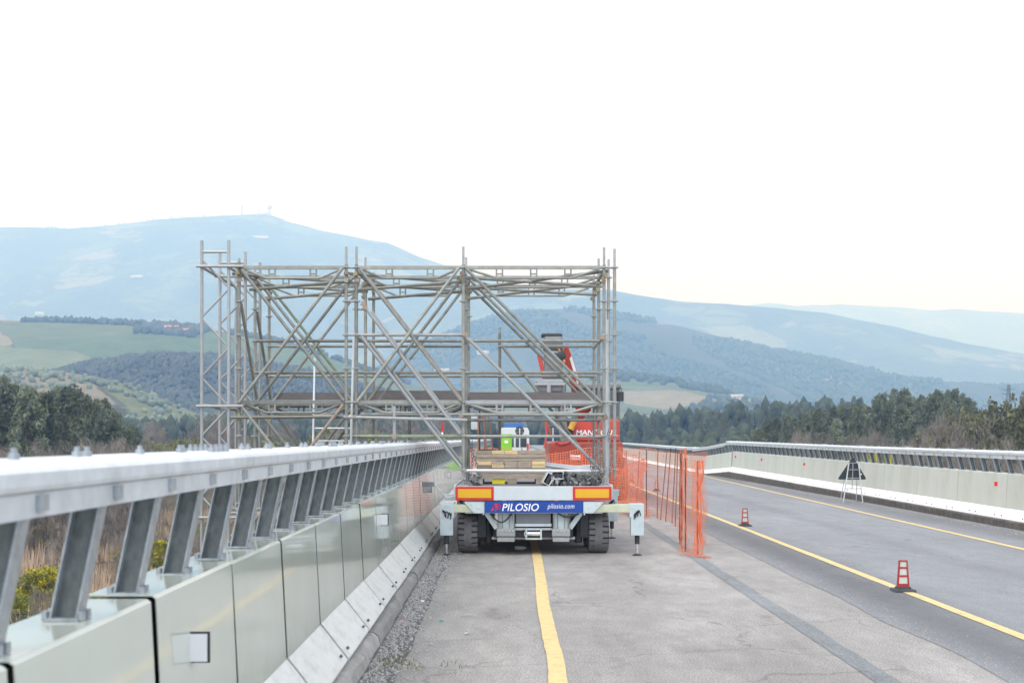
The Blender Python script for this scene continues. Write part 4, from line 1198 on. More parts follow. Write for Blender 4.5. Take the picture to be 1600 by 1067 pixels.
def text_mesh(body, size, m, shear=0.0, bold=0.0, space=1.0, ext=0.0006):
    cu = bpy.data.curves.new('lettering', 'FONT')
    cu.body = body; cu.size = size; cu.shear = shear; cu.offset = bold; cu.extrude = ext; cu.space_character = space
    cu.resolution_u = 4
    o = bpy.data.objects.new('tmp_text', cu); C.objects.link(o)
    dg = bpy.context.evaluated_depsgraph_get()
    me = bpy.data.meshes.new_from_object(o.evaluated_get(dg))
    bpy.data.objects.remove(o); bpy.data.curves.remove(cu)
    me.name = 'lettering'
    me.materials.clear(); me.materials.append(m)
    xs = [v.co.x for v in me.vertices]; ys = [v.co.y for v in me.vertices]
    return me, (min(xs), max(xs), min(ys), max(ys))
def put_text(body, x0, x1, z0, z1, y, m, parent, shear=0.0, bold=0.0, space=1.0):
    me, (a, b, c, d) = text_mesh(body, 1.0, m, shear, bold, space, 0.01)
    sx, sz = (x1 - x0) / (b - a), (z1 - z0) / (d - c)
    o = obj('lettering', me, parent, (x0 - a * sx, y, z0 - c * sz))
    o.rotation_euler = (math.radians(90), 0, 0); o.scale = (sx, sz, 0.1)
    return o
put_text('PILOSIO', tx(784.5), tx(842), tz(798), tz(786.3), -0.0135, white_s, sg, 0.2, 0.012, 1.02)
put_text('pilosio.com', tx(855.5), tx(897.5), tz(796.5), tz(786.5), -0.0135, white_s, sg, 0.2, 0.0, 1.08)
lg = MB(); lx, lz, lw, lh = tx(769.5), tz(797.5), 12.5 / ts, 10.5 / ts
def stroke(pts, w):
    pp = [Vector((lx + (u + 0.22 * v - 0.05) * lw, -0.0140, lz + v * lh)) for u, v in pts]
    for a, b in zip(pp, pp[1:]):
        d = (b - a).normalized()
        lg.bar(a - d * w * 0.3, b + d * w * 0.3, w, 0.002, (0, 1, 0))
stroke([(0.12, 0.93), (0.62, 0.93), (0.84, 0.80), (0.88, 0.52), (0.72, 0.30), (0.42, 0.24)], 0.019)
stroke([(0.42, 0.24), (0.42, 0.02)], 0.019)
stroke([(-0.02, 0.05), (0.06, 0.48), (0.16, 0.58), (0.55, 0.58)], 0.019)
lg.build('emblem', logo_r, sg)
# gussets beside the sign
for s_, xs in ((-1, (tx(725), tx(741), tx(757))), (1, (tx(943), tx(927), tx(911.5)))):
    g = MB(); a, b, c = xs
    g.add([(a, -0.004, tz(784)), (c, -0.004, tz(784)), (c, -0.004, tz(801.5)), (b, -0.004, tz(801.5))] + [(a, 0.03, tz(784)), (c, 0.03, tz(784)), (c, 0.03, tz(801.5)), (b, 0.03, tz(801.5))],
          [(0, 1, 2, 3), (4, 7, 6, 5), (0, 4, 5, 1), (1, 5, 6, 2), (2, 6, 7, 3), (3, 7, 4, 0)])
    q = g.build('gusset', trail, tr)
    for (px_, pz_) in ((lerp(a, c, 0.35), tz(788)), (lerp(b, c, 0.45), tz(793)), (lerp(b, c, 0.9), tz(803))):
        MB().tube((px_, -0.016, pz_), (px_, -0.004, pz_), 0.012, 8).build('bolt', steel, q, True)
MB().box(tx(727), tx(942), 0.035, 0.12, tz(802), tz(783)).build('rear_beam', trail, tr)
# outriggers
def outrigger(s_, yo, foot_y, reach, name='outrigger'):
    o = MB().box(*sorted((s_ * 0.85, s_ * (reach - 0.03))), yo, yo + 0.13, 0.635, 0.755).build(name, trail2, tr, bevel=0.008)
    x1 = reach
    b = MB(); xa, xb = s_ * (x1 - 0.19), s_ * x1
    b.box(*sorted((xa, xb)), yo - 0.02, yo + 0.15, 0.30, 0.60)
    b.build('jack_box', trail, o, bevel=0.006)
    MB().box(*sorted((s_ * (x1 - 0.21), s_ * (x1 + 0.003))), yo - 0.012, yo + 0.142, 0.56, 0.765).build('head_plate', trail, o, bevel=0.006)
    cx = s_ * (x1 - 0.09); cy = yo + 0.065
    MB().tube((cx, cy, 0.17), (cx, cy, 0.30), 0.036, 12).build('jack_tube', black, o, True)
    MB().tube((cx, cy, 0.02), (cx, cy, 0.18), 0.019, 10).build('jack_rod', steel, o, True)
    MB().lathe([(0.07, 0.0), (0.07, 0.010), (0.03, 0.03)], 14).build('jack_foot', black, o, True).location = (cx, cy, 0.001)
    for i in range(5):
        pts = []
        for k in range(7):
            t = k / 6
            pts.append((cx - s_ * 0.06 + 0.028 * i * s_ * 0.8 + 0.02 * math.sin(t * 3 + i), yo - 0.028 - 0.02 * math.sin(t * math.pi), 0.59 + 0.06 * math.sin(t * math.pi) + 0.012 * i - 0.05 * t))
        MB().path(pts, 0.007, 6).build('hose', black, o)
    return o
outrigger(1, 0.02, 0, 1.62)
outrigger(-1, 0.02, 0, 1.37)
outrigger(1, 2.9, 0, 1.50)
outrigger(-1, 2.9, 0, 1.26)
MB().box(1.10, 1.40, 1.55, 1.68, 0.80, 0.90).build('side_arm', trail, tr, bevel=0.005)
MB().box(-1.33, -1.10, 0.3, 0.43, 0.80, 0.89).build('side_arm', trail, tr, bevel=0.005)
# wheels
def wheel_mesh():
    t = MB().lathe([(0.17, -0.145), (0.265, -0.155), (0.292, -0.150), (0.280, -0.148), (0.280, 0.148), (0.292, 0.150), (0.265, 0.155), (0.17, 0.145)], 48, 'X')
    core_t = t; t = MB().lathe([(0.285, -0.056), (0.312, -0.054), (0.312, 0.054), (0.285, 0.056)], 48, 'X')
    N = 22
    for sd in (-1, 1):
        for i in range(N):
            a0 = 2 * math.pi * (i + (0.5 if sd > 0 else 0)) / N; a1 = a0 + 2 * math.pi / N * 0.66
            vs = []
            for a in (a0, a1):
                for rr, xx in ((0.285, 0.05), (0.312, 0.05), (0.310, 0.135), (0.285, 0.152)):
                    vs.append((sd * xx, rr * math.cos(a), rr * math.sin(a)))
            t.add(vs, [(0, 1, 2, 3), (4, 7, 6, 5), (1, 5, 6, 2), (2, 6, 7, 3), (0, 4, 5, 1)])
    rim = MB().lathe([(0.17, -0.12), (0.15, -0.05), (0.06, -0.04), (0.06, 0.04), (0.15, 0.05), (0.17, 0.12)], 24, 'X')
    return core_t.mesh('tyre', black, True), rim.mesh('rim', trail, True), t.mesh('tread', rubber, True)
tm, rm, tdm = wheel_mesh()
wx_ = (tx(715) * 17.2 / 16.7, 0)
WL_, WR_ = (731 - 800) * 17.0 / FPX - TX, (935.5 - 800) * 17.0 / FPX - TX
for yo in (0.55, 1.45):
    for xw in (WL_, WR_):
        w = obj('wheel', rm, tr, (xw, yo, 0.313)); w.rotation_euler = (R.uniform(0, 6), 0, 0)
        obj('tyre', tm, w); obj('tread', tdm, w)
        sg_ = -1 if xw < 0 else 1
        MB().box(*sorted((xw - 0.15, xw + 0.15)), yo - 0.30, yo + 0.30, 0.645, 0.655).build('mudguard', black, tr)
    MB().bar((WL_ + 0.1, yo, 0.313), (WR_ - 0.1, yo, 0.313), 0.09, 0.09).build('axle', black, tr)
    for xw in (WL_ + 0.30, WR_ - 0.30):
        MB().lathe([(0.05, 0.18), (0.058, 0.20), (0.058, 0.33), (0.05, 0.34), (0.05, 0.36), (0.058, 0.37), (0.058, 0.50), (0.05, 0.52)], 14).build('air_spring', black, tr, True).location = (xw, yo - 0.16, -0.02)
# suspension brackets, centre box, axle beam, towing roller
for a, b, s_ in ((777, 804, -1), (864, 890, 1)):
    x0, x1 = tx(a), tx(b)
    q = MB().box(x0 + 0.02, x1 - 0.02, 0.10, 0.16, tz(829), tz(801)).build('hanger', trail, tr)
    for e in (x0 + 0.012, x1 - 0.012): MB().box(e - 0.010, e + 0.010, 0.04, 0.17, tz(828), tz(801)).build('rib', galv, q)
    pl = MB().box(x0 - 0.01, x1 + 0.01, 0.03, 0.20, tz(838), tz(826.5)).build('clamp_plate', galv_lt, q, bevel=0.004)
    MB().box(x0, x1, 0.04, 0.19, tz(846.5), tz(839.5)).build('clamp_plate', galv_lt, q, bevel=0.004)
    for i in range(5):
        MB().tube((lerp(x0, x1, (i + .5) / 5), 0.018, tz(829)), (lerp(x0, x1, (i + .5) / 5), 0.03, tz(829)), 0.011, 6).build('bolt', steel, q)
    xe = tx(760) if s_ < 0 else tx(908); xi = x0 if s_ < 0 else x1
    MB().bar((xe, 0.105, tz(802)), (xi + s_ * 0.01, 0.105, tz(826)), 0.07, 0.03, (0, 1, 0)).build('brace', trail, q)
    for e in (0.3, 0.7): MB().box(lerp(x0, x1, e) - 0.006, lerp(x0, x1, e) + 0.006, 0.092, 0.0995, tz(826), tz(803)).build('rib', galv, q)
cb = MB().box(tx(806), tx(861), 0.10, 0.45, tz(818), tz(801.5)).build('centre_box', greyp, tr)
MB().box(tx(805), tx(862), 0.085, 0.11, tz(823), tz(818.5)).build('lower_lip', trail, cb)
MB().box(tx(771), tx(896), 0.18, 0.26, tz(841), tz(830)).build('cross_tube', black, tr)
MB().box(tx(805), tx(863), 0.13, 0.175, tz(829), tz(825.5)).build('cross_bar', alu, tr)
MB().box(tx(768), tx(900), 0.28, 0.33, tz(845), tz(841)).build('cross_bar', trail, tr)
rlr = MB().tube((tx(824), 0.06, tz(834)), (tx(844), 0.06, tz(834)), 0.035, 14).build('tow_roller', steel, tr, True)
for a in (822.5, 845.5): MB().box(tx(a) - 0.012, tx(a) + 0.012, 0.02, 0.14, tz(843), tz(826)).build('roller_cheek', trail, rlr)
for zz in (827, 842): MB().box(tx(823), tx(845), 0.05, 0.07, tz(zz) - 0.012, tz(zz) + 0.012).build('roller_bar', trail, rlr)
ring = [(tx(821) + 0.02 * math.cos(t) * 0.7, 0.0, tz(834) + 0.03 * math.sin(t)) for t in [2 * math.pi * i / 12 for i in range(13)]]
MB().path(ring, 0.006, 6).build('tow_ring', alu, tr)
for x0, x1, dp in ((766, 800, 14), (872, 905, 6)):
    pts = [(lerp(tx(x0), tx(x1), i / 12), 0.04, tz(802) - dp / ts * math.sin(math.pi * i / 12)) for i in range(13)]
    MB().path(pts, 0.012, 8).build('cable', black, tr)
for xw in (tx(752), tx(915)):
    MB().box(xw - 0.06, xw + 0.06, 0.30, 0.42, 0.25, 0.62).build('suspension_arm', black, tr)
tk = MB().box(-0.42, 0.42, 0.55, 4.6, 0.24, 0.655).build('under_shade_box', black, tr, bevel=0.03)  # black block added to darken the road below the deck
for sx in (-1, 1): MB().box(*sorted((sx * 0.62, sx * 1.12)), 2.2, 5.6, 0.30, 0.855).build('side_shade_box', trail, tr, bevel=0.02)  # added at both sides to keep light from under the deck
# drawbar
MB().bar((0, 6.2, 0.75), (0, 7.6, 0.65), 0.12, 0.14).build('drawbar', trail, tr)
# side lamp on a bent white stay at the left
st = MB().path([(-1.20, 0.2, 0.86), (-1.28, 0.18, 0.84), (-1.46, 0.1, 1.05)], 0.012, 6).build('lamp_stay', whitep, tr)
MB().box(-1.64, -1.46, 0.09, 0.13, 1.01, 1.08).build('side_lamp', tele_gr, st)

# ------------------------------------------------------------------ load on the trailer
rl2 = random.Random(9)
DZ = 1.021
def Wp(px, py, Y): return P(px, py, Y)
pal = thing('pallet', 'wooden pallet carrying the timber stack on the trailer', 'pallet', P(800, 757, 17.6)); pal.location.z = DZ
for x in (-0.52, 0.0, 0.44): MB().box(x - 0.07, x + 0.07, 0, 1.0, 0, 0.10).build('block', wood_g, pal)
for i in range(4): MB().box(-0.60, 0.52, 0.02 + i * 0.26, 0.14 + i * 0.26, 0.101, 0.122).build('slat', wood_g, pal)
stk = thing('timber_stack', 'stack of weathered and fresh boards bundled on the pallet', 'timber', (pal.location.x, pal.location.y, DZ))
def board(px0, px1, py0, py1, m, yo=0.0, dep=1.0):
    Y = 17.6 + yo
    a, b = P(px0, py1, Y), P(px1, py0, Y)
    o = MB().box(a.x, b.x, 0, dep, a.z, b.z).build('board', m, stk, bevel=0.003)
    o.location = (-stk.location.x, Y - stk.location.y, -stk.location.z)
for r_ in ((745, 851, 740, 743.5, wood_g), (743, 852, 743.8, 748, wood_g), (742, 853, 709.5, 714.5, wood_g), (742, 853, 714.8, 720, wood_g),
           (745, 768, 720.4, 726.5, wood_y), (745, 768, 726.8, 731, wood_g), (768.4, 787, 720.4, 725.6, wood_g), (768.4, 788, 725.9, 731, wood_y), (788.4, 808, 720.4, 731, wood_g), (808.4, 831, 720.4, 731, wood_g), (831.4, 852, 720.4, 725.6, wood_y), (831.4, 852, 725.9, 731, wood_y),
           (743, 768, 704.5, 709.2, wood_g), (768.4, 788, 704.3, 709.2, wood_y), (788.4, 809, 704.3, 709.2, wood_y), (809.4, 852, 704.5, 709.2, wood_g),
           (745, 852, 731.4, 735.4, wood_g), (745, 852, 735.7, 739.7, wood_g)):
    board(*r_, yo=rl2.uniform(-0.012, 0.012))
yb = thing('yellow_crate', 'bright yellow plastic tub tucked inside the pallet', 'tub', P(779, 757, 17.62)); yb.location.z = DZ
MB().prism([(-0.095, 0), (0.095, 0), (0.11, 0.10), (-0.11, 0.10)], 0, 0.3).build('tub_body', yplas, yb)
MB().box(-0.115, 0.115, -0.01, 0.31, 0.088, 0.1005).build('tub_rim', yplas, yb)
# heap of loose couplers and clamps
heapm = [MB().box(-.05, .05, -.010, .010, -.034, .034).tube((-.085, 0, .01), (.085, 0, .01), .011, 6).mesh('clamp', m) for m in (galv_dk, galv, galv_lt, black)]
heapm += [MB().lathe([(.028, -.02), (.04, -.02), (.04, .02), (.028, .02)], 10).mesh('clamp', m) for m in (galv_dk, galv)]
for i in range(230):
    left = i < 36
    px = rl2.uniform(738, 753) if left else rl2.uniform(868, 938)
    Y = rl2.uniform(16.85, 17.5)
    hh = rl2.random() ** 1.6 * (0.12 if left else 0.15)
    o = obj('clamp', rl2.choice(heapm), None, (P(px, 700, Y).x, Y, DZ + 0.03 + hh))
    o.rotation_euler = [rl2.uniform(0, 6) for _ in range(3)]; o.scale = (rl2.uniform(.55, .8),) * 3
    tag(o, 'loose scaffold clamp in the dark heap at the left of the trailer deck' if left else 'loose scaffold clamp in the dark heap at the right of the trailer deck', 'clamp', 'clamp heap left' if left else 'clamp heap right')
for px, py, rot, lab in ((856, 747, 0.5, 'tilted bright steel profile end standing beside the boards'), (870, 741, 1.57, 'short bright steel profile lying behind the tilted one')):
    q = thing('steel_profile', lab, 'steel profile', P(px, py, 17.2))
    b = MB()
    for x in (-0.055, 0.055): b.box(x - 0.008, x + 0.008, -0.3, 0.3, -0.09, 0.09)
    b.box(-0.047, 0.047, -0.3, 0.3, 0.078, 0.09); b.box(-0.047, 0.047, -0.3, 0.3, -0.09, -0.078)
    b.build('profile_wall', alu, q)
    MB().box(-0.02, 0.02, -0.31, 0.29, -0.077, 0.077).build('profile_core', black, q)
    q.rotation_euler = (0, rot, 0)
for i, (a, b, yo, r_) in enumerate((((850, 727), (930, 737), 17.7, .03), ((852, 724), (925, 733), 17.9, .026), ((845, 733), (925, 728), 18.2, .03))):
    o = MB().tube(P(*a, yo), P(*b, yo + 0.3), r_, 10).build('steel_tube', alu, None, True)
    tag(o, ['bright steel tube lying nearest behind the boards on the trailer', 'second bright steel tube behind the boards', 'third steel tube, farthest back behind the boards'][i], 'tube', 'loose tubes on the trailer')
cas = MB().box(-.35, .25, 0, .5, 0, .16).build('steel_box', galv_lt, None, bevel=.01); cas.location = (P(905, 735, 18.2).x, 18.2, 1.03)
tag(cas, 'long pale steel box on the trailer deck behind the clamps', 'box')
fr = thing('metal_frame', 'tall black rectangular metal frame standing on the trailer behind the boards', 'frame', P(765, 700, 21.0)); fr.location.z = DZ
fx0, fx1 = (749.5 - 765) * 21 / FPX, (779.5 - 765) * 21 / FPX
zt_ = P(0, 640, 21).z - DZ; zm_ = P(0, 679, 21).z - DZ; zb_ = P(0, 703, 21).z - DZ
for x in (fx0, fx1): MB().bar((x, 0, 0), (x, 0, zt_), 0.025, 0.025, (0, 1, 0)).build('upright', black, fr)
for z in (zt_, zm_, zb_): MB().bar((fx0, -.002, z), (fx1, -.002, z), 0.02, 0.02).build('rail', black, fr)
for i, (a, b) in enumerate((((747, 650), (748, 720)), ((754, 650), (763, 720)), ((758, 650), (757, 720)), ((763, 650), (772, 720)))):
    o = MB().bar(P(*a, 22.2 + i * .1), P(*b, 22.2 + i * .1), 0.03, 0.03, (0, 1, 0)).build('wooden_pole', mat('pole_brown', (0.20, 0.11, 0.07), 0.8, 0, var=0.2), None)
    tag(o, ['first', 'second', 'third', 'fourth'][i] + ' from left of the brown wooden poles leaning behind the black frame', 'pole', 'leaning brown poles')
wb = MB().box(0, .16, 0, .1, 0, .3).build('white_board', whitep, None, bevel=.01); wb.location = (P(736, 671, 22.6).x, 22.6, P(736, 671, 22.6).z)
tag(wb, 'small white board left of the brown poles behind the scaffold', 'board')
# ------------------------------------------------------------------ safety net
def net_sheet(name, path, z0f, z1f, parent, m, cell=(0.075, 0.055), sw=0.0075, wav=0.04, seed=0.0, bulge=0.0):
    """real strands: a grid of flat ribbons hung along a ground path"""
    cum = [0.0]
    for a, b in zip(path, path[1:]): cum.append(cum[-1] + math.hypot(b[0] - a[0], b[1] - a[1]))
    L_ = cum[-1]
    def pos(u, v):
        s_ = u * L_
        k = 0
        while k < len(cum) - 2 and cum[k + 1] < s_: k += 1
        t = (s_ - cum[k]) / (cum[k + 1] - cum[k])
        x, y = lerp(path[k][0], path[k + 1][0], t), lerp(path[k][1], path[k + 1][1], t)
        dx, dy = path[k + 1][0] - path[k][0], path[k + 1][1] - path[k][1]
        l = math.hypot(dx, dy); nx, ny = -dy / l, dx / l
        o = wav * mnoise.noise(Vector((s_ * 1.7 + seed, v * 2.2, seed))) + wav * 0.5 * mnoise.noise(Vector((s_ * 6 + seed, v * 3, 4)))
        z0, z1 = z0f(u), z1f(u)
        z = lerp(z0, z1, v) + 0.03 * mnoise.noise(Vector((s_ * 2.2, v * 2, seed + 7)))
        return Vector((x + nx * o, y + ny * o, z)), Vector((dx / l, dy / l, 0))
    b = MB()
    nu, nv = max(4, int(L_ / cell[0])), max(4, int(1.4 / cell[1]))
    P_ = [[pos(i / nu, j / nv) for i in range(nu + 1)] for j in range(nv + 1)]
    for j in range(nv + 1):
        w = sw * (1.6 if j in (0, nv) else 1.0)
        for i in range(nu):
            a, c = P_[j][i][0], P_[j][i + 1][0]
            up = Vector((0, 0, w / 2))
            b.add([a - up, c - up, c + up, a + up], [(0, 1, 2, 3)])
    for i in range(nu + 1):
        for j in range(nv):
            a, da = P_[j][i]; c, dc = P_[j + 1][i]
            b.add([a - da * sw * .5, a + da * sw * .5, c + dc * sw * .5, c - dc * sw * .5], [(0, 1, 2, 3)])
    me = bpy.data.meshes.new(name); me.from_pydata(b.v, [], b.f); me.materials.append(m)
    return obj(name, me, parent)
nf = thing('safety_net_fence', 'orange plastic net fence on thin stakes beside the trailer', 'net fence', (0, 0, 0))
NP = [(2.72, 17.0), (3.05, 17.9), (3.12, 20.0), (3.12, 22.5), (3.05, 25.5), (2.95, 29.0), (2.9, 33.0), (2.95, 40.0)]
net_sheet('net', NP[1:], lambda u: 0.06, lambda u: lerp(1.52, 1.50, u) - 0.10 * abs(math.sin(u * 9)) * (1 - u), nf, orange, (0.032, 0.032), 0.0055, 0.06, 1.0)
net_sheet('net', [(2.60, 17.5), (2.74, 17.15), (3.02, 17.6)], lambda u: 0.05, lambda u: 1.30 + 0.2 * u, nf, orange, (0.034, 0.034), 0.0045, 0.10, 5.0)
stakes = [(1065, 858, 703, 0), (1071, 862, 715, 0), (1090, 866, 720, 0), (1055, 821, 705, 4), (1050, 817, 700, 6), (1040, 815, 700, 8), (1032, 812, 705, 10), (1027, 810, 700, 1), (1010, 805, 703, 0), (995, 790, 705, 4), (979, 780, 704, 0), (1062, 850, 708, 1)]
for px, pb, pt, ln in stakes:
    g = G(px, pb)
    o = MB().tube((g.x, g.y, 0.0), P(px + ln, pt, g.y), 0.011, 6).build('stake', rebar, nf)
# gathered folds at the loose end
def fold(px, py0, py1, Y, n, spread, seed, parent=nf):
    rg = random.Random(seed); b = MB()
    for k in range(n):
        ph = rg.uniform(0, 6.28); of = rg.uniform(-spread, spread); last = None
        for i in range(15):
            t = i / 14
            py = lerp(py0, py1, t)
            pinch = 0.35 + 0.65 * abs(math.sin(t * 7.3 + seed))
            p = P(px, py, Y) + Vector((of * pinch + 0.02 * math.sin(t * 9 + ph), rg.uniform(-.01, .01) + of * 0.3 * math.cos(ph), 0))
            if last is not None:
                w = 0.0026 + 0.002 * math.sin(t * 11 + ph)
                b.add([last - Vector((w, 0, 0)), last + Vector((w, 0, 0)), p + Vector((w, 0, 0)), p - Vector((w, 0, 0))], [(0, 1, 2, 3)])
            last = p
    me = bpy.data.meshes.new('gathered_net'); me.from_pydata(b.v, [], b.f); me.materials.append(orange_g)
    o = obj('gathered_net', me, parent); o['kind'] = 'stuff'
    return o
fold(1091, 719, 868, 16.85, 22, 0.075, 1); fold(1066, 700, 862, 17.35, 8, 0.07, 2); fold(1071, 700, 858, 17.2, 2, 0.05, 3)
net_sheet('net', [(2.45, 16.75), (2.62, 16.55), (2.75, 16.35), (2.85, 16.45)], lambda u: 0.012, lambda u: 0.12 - 0.10 * u, nf, orange, (0.035, 0.10), 0.003, 0.10, 9.0)
# second net run across the bridge behind the trailer
nb = thing('safety_net_fence', 'crumpled orange net stretched across the bridge in front of the red machine', 'net fence', (0, 0, 0))
net_sheet('net', [(-1.15, 26.5), (0.2, 26.4), (1.3, 26.6), (2.4, 26.3), (2.95, 26.8)], lambda u: 0.05, lambda u: 1.42 + 0.08 * math.sin(u * 11), nb, orange, (0.06, 0.06), 0.010, 0.16, 3.0)
net_sheet('net', [(0.9, 25.9), (1.6, 25.6), (2.45, 25.9), (2.75, 25.2), (2.85, 24.4)], lambda u: 0.05, lambda u: 1.15 + 0.12 * math.sin(u * 9), nb, orange_g, (0.055, 0.06), 0.012, 0.2, 6.0)
rf = random.Random(6)
for i in range(16):
    x = lerp(-1.1, 2.9, i / 15) + rf.uniform(-.05, .05)
    px = 800 + x * FPX / 26.3
    fold(px, 704 + rf.uniform(-2, 4), 790, 26.3, 4, 0.05, 30 + i, nb)
for x in (-1.1, 0.2, 1.3, 2.4): MB().tube((x, 26.5, 0), (x + .03, 26.5, 1.5), 0.011, 6).build('stake', rebar, nb)

# ------------------------------------------------------------------ delineators
def delineator(px, pyb, lab, scale=1.0):
    g = G(px, pyb - 2)
    r = thing('traffic_delineator', lab, 'traffic cone', (g.x, g.y, 0.009), 0.0, 'delineators along the yellow line')
    r.scale = (scale,) * 3
    MB().prism([(-0.118, 0), (0.118, 0), (0.105, 0.026), (-0.105, 0.026)], -0.11, 0.11).build('base', darkrub, r)
    MB().prism([(-0.075, 0.028), (0.075, 0.028), (0.072, 0.05), (-0.072, 0.05)], -0.05, 0.05).build('socket', darkrub, r)
    b = MB(); H0, H1, w0, w1 = 0.05, 0.345, 0.070, 0.047
    def wd(z): return lerp(w0, w1, (z - H0) / (H1 - H0))
    for s_ in (-1, 1):
        b.add([(s_ * wd(H0), -.012, H0), (s_ * (wd(H0) - .018), -.012, H0), (s_ * (wd(H1) - .014), -.012, H1), (s_ * wd(H1), -.012, H1), (s_ * wd(H0), .012, H0), (s_ * (wd(H0) - .018), .012, H0), (s_ * (wd(H1) - .014), .012, H1), (s_ * wd(H1), .012, H1)],
              [(0, 1, 2, 3), (4, 7, 6, 5), (0, 4, 5, 1), (1, 5, 6, 2), (2, 6, 7, 3), (3, 7, 4, 0)])
    for z0, z1 in ((H0, 0.082), (0.158, 0.178), (0.252, 0.270), (0.330, H1)):
        q = wd((z0 + z1) / 2) - 0.010
        b.box(-q, q, -.0115, .0115, z0, z1)
    b.build('frame', red_c, r)
    for z0, z1 in ((0.0825, 0.1575), (0.1785, 0.2515), (0.2705, 0.3295)):
        q = wd((z0 + z1) / 2) - 0.013
        MB().box(-q, q, -.004, .004, z0, z1).build('reflective_panel', refl_w, r)
    return r
delineator(1411, 926, 'nearest red and white delineator on the yellow line')
delineator(1164, 824, 'second red and white delineator, just right of the net end')
delineator(1026, 769, 'third small red delineator seen through the orange net')
delineator(987, 755, 'farthest small red delineator seen through the orange net')

# ------------------------------------------------------------------ triangular sign seen from behind
g = G(1331, 785.5)
sgn = thing('road_sign', 'back of a dark triangular warning sign on a light metal stand', 'road sign', (g.x, g.y, 0.009))
k_ = g.y / FPX
def q_(px, py): return ((px - 1331) * k_, (785.5 - py) * k_)
tri = [q_(1333, 713.5), q_(1354.5, 749.5), q_(1308.5, 749.5)]
cx_, cz_ = sum(p[0] for p in tri) / 3, sum(p[1] for p in tri) / 3
rp = []
for i in range(3):
    p0, p1, p2 = tri[i - 1], tri[i], tri[(i + 1) % 3]
    for t in (0.09, 0.0, -0.09):
        tgt = p0 if t > 0 else p2
        a = abs(t)
        q0 = (lerp(p1[0], tgt[0], a), lerp(p1[1], tgt[1], a)) if t else (lerp(p1[0], cx_, 0.06), lerp(p1[1], cz_, 0.06))
        rp.append(q0)
MB().prism(rp, 0.0, 0.025).build('sign_plate', signback, sgn)
def sbar(a, b, y0=-0.02, y1=-0.02, w=0.02, m=galv_lt):
    a, b = q_(*a), q_(*b); MB().bar((a[0], y0, a[1]), (b[0], y1, b[1]), w, w, (0, 1, 0)).build('stand_bar', m, sgn)
sbar((1326, 723), (1315.5, 785.2), -0.02, -0.12, .026, alu); sbar((1341, 723), (1346, 785.2), -0.02, -0.12, .026, alu)
sbar((1325, 723.5), (1341, 723.5), -.03, -.03); sbar((1324.5, 734), (1341.5, 734), -.045, -.045, .02); sbar((1323, 747), (1342.5, 747), -.06, -.06, .02)
sbar((1332.5, 723), (1331, 763), -.018, -.018, .02); sbar((1318, 763.5), (1344, 763.5), -.09, -.09, .016, galv_dk)
sbar((1322, 735), (1319, 785.2), 0.04, 0.35, .018, alu); sbar((1340, 735), (1344, 785.2), 0.04, 0.35, .018, alu)
bx = q_(1345, 741); MB().box(bx[0] - .03, bx[0] + .03, -.004, -.001, bx[1] - .02, bx[1] + .02).build('sticker', alu, sgn)

# ------------------------------------------------------------------ red telehandler behind the net
YT = 32.0
th = thing('telehandler', 'red telescopic handler with raised boom parked behind the net', 'telehandler', (P(905, 700, YT).x, YT, 0))
TH0 = th.location.copy()
def tp(px, py, dy=0.0): 
    p = P(px, py, YT + dy) - TH0; return p
def tbox(name, px0, px1, py0, py1, y0, y1, m, parent=None, bevel=0.02):
    a, b = tp(px0, py1), tp(px1, py0)
    o = MB().box(a.x, b.x, y0, y1, a.z, b.z).build(name, m, parent or th, bevel=bevel)
    return o
hood = tbox('engine_cover', 893, 968, 655, 690, 0.0, 1.5, tele_red, None, 0.06)
put_text('MANITOU', tp(900, 0).x, tp(957, 0).x, tp(0, 679.5).z, tp(0, 671.5).z, -0.012, white_s, hood, 0.12, 0.02)
tbox('chassis', 858, 972, 690, 742, -0.3, 4.0, tele_or, None, 0.06)
pl = tbox('number_plate', 887, 925, 709, 719, -0.34, -0.31, tele_or, None, 0.005)
tbox('plate_field', 889, 906, 710.5, 713.5, -0.35, -0.341, white_s, pl, 0); tbox('plate_field', 889, 906, 714.8, 717.5, -0.35, -0.341, white_s, pl, 0); tbox('plate_field', 908, 923, 710.5, 717.5, -0.35, -0.341, red_s, pl, 0)
cab = tbox('cab', 938, 970, 606, 700, 0.2, 1.9, tele_gr, None, 0.04)
tbox('cab_window', 941, 967, 612, 650, 0.17, 0.19, glass_d, cab, 0)
tbox('cab_roof', 903, 971, 600, 607, 0.1, 2.0, tele_gr, None, 0.03)
tbox('rear_window', 905, 934, 607.5, 622, 0.3, 0.4, glass_d, None, 0.01)
mr_ = tbox('mirror', 966, 974, 612, 627, -0.15, -0.08, black, None, 0.02)
MB().path([tp(962, 606) + Vector((0, .1, 0)), tp(970, 606) + Vector((0, -.1, 0)), tp(970, 613) + Vector((0, -.1, 0))], 0.012, 6).build('mirror_arm', black, mr_)
tw = MB().lathe([(0.30, -0.22), (0.55, -0.22), (0.60, -0.15), (0.60, 0.15), (0.55, 0.22), (0.30, 0.22)], 28, 'X').mesh('wheel', rubber, True)
for px, yo in ((862, 0.3), (968, 0.3), (862, 3.2), (968, 3.2)):
    obj('wheel', tw, th, (tp(px, 0).x, yo, 0.60))
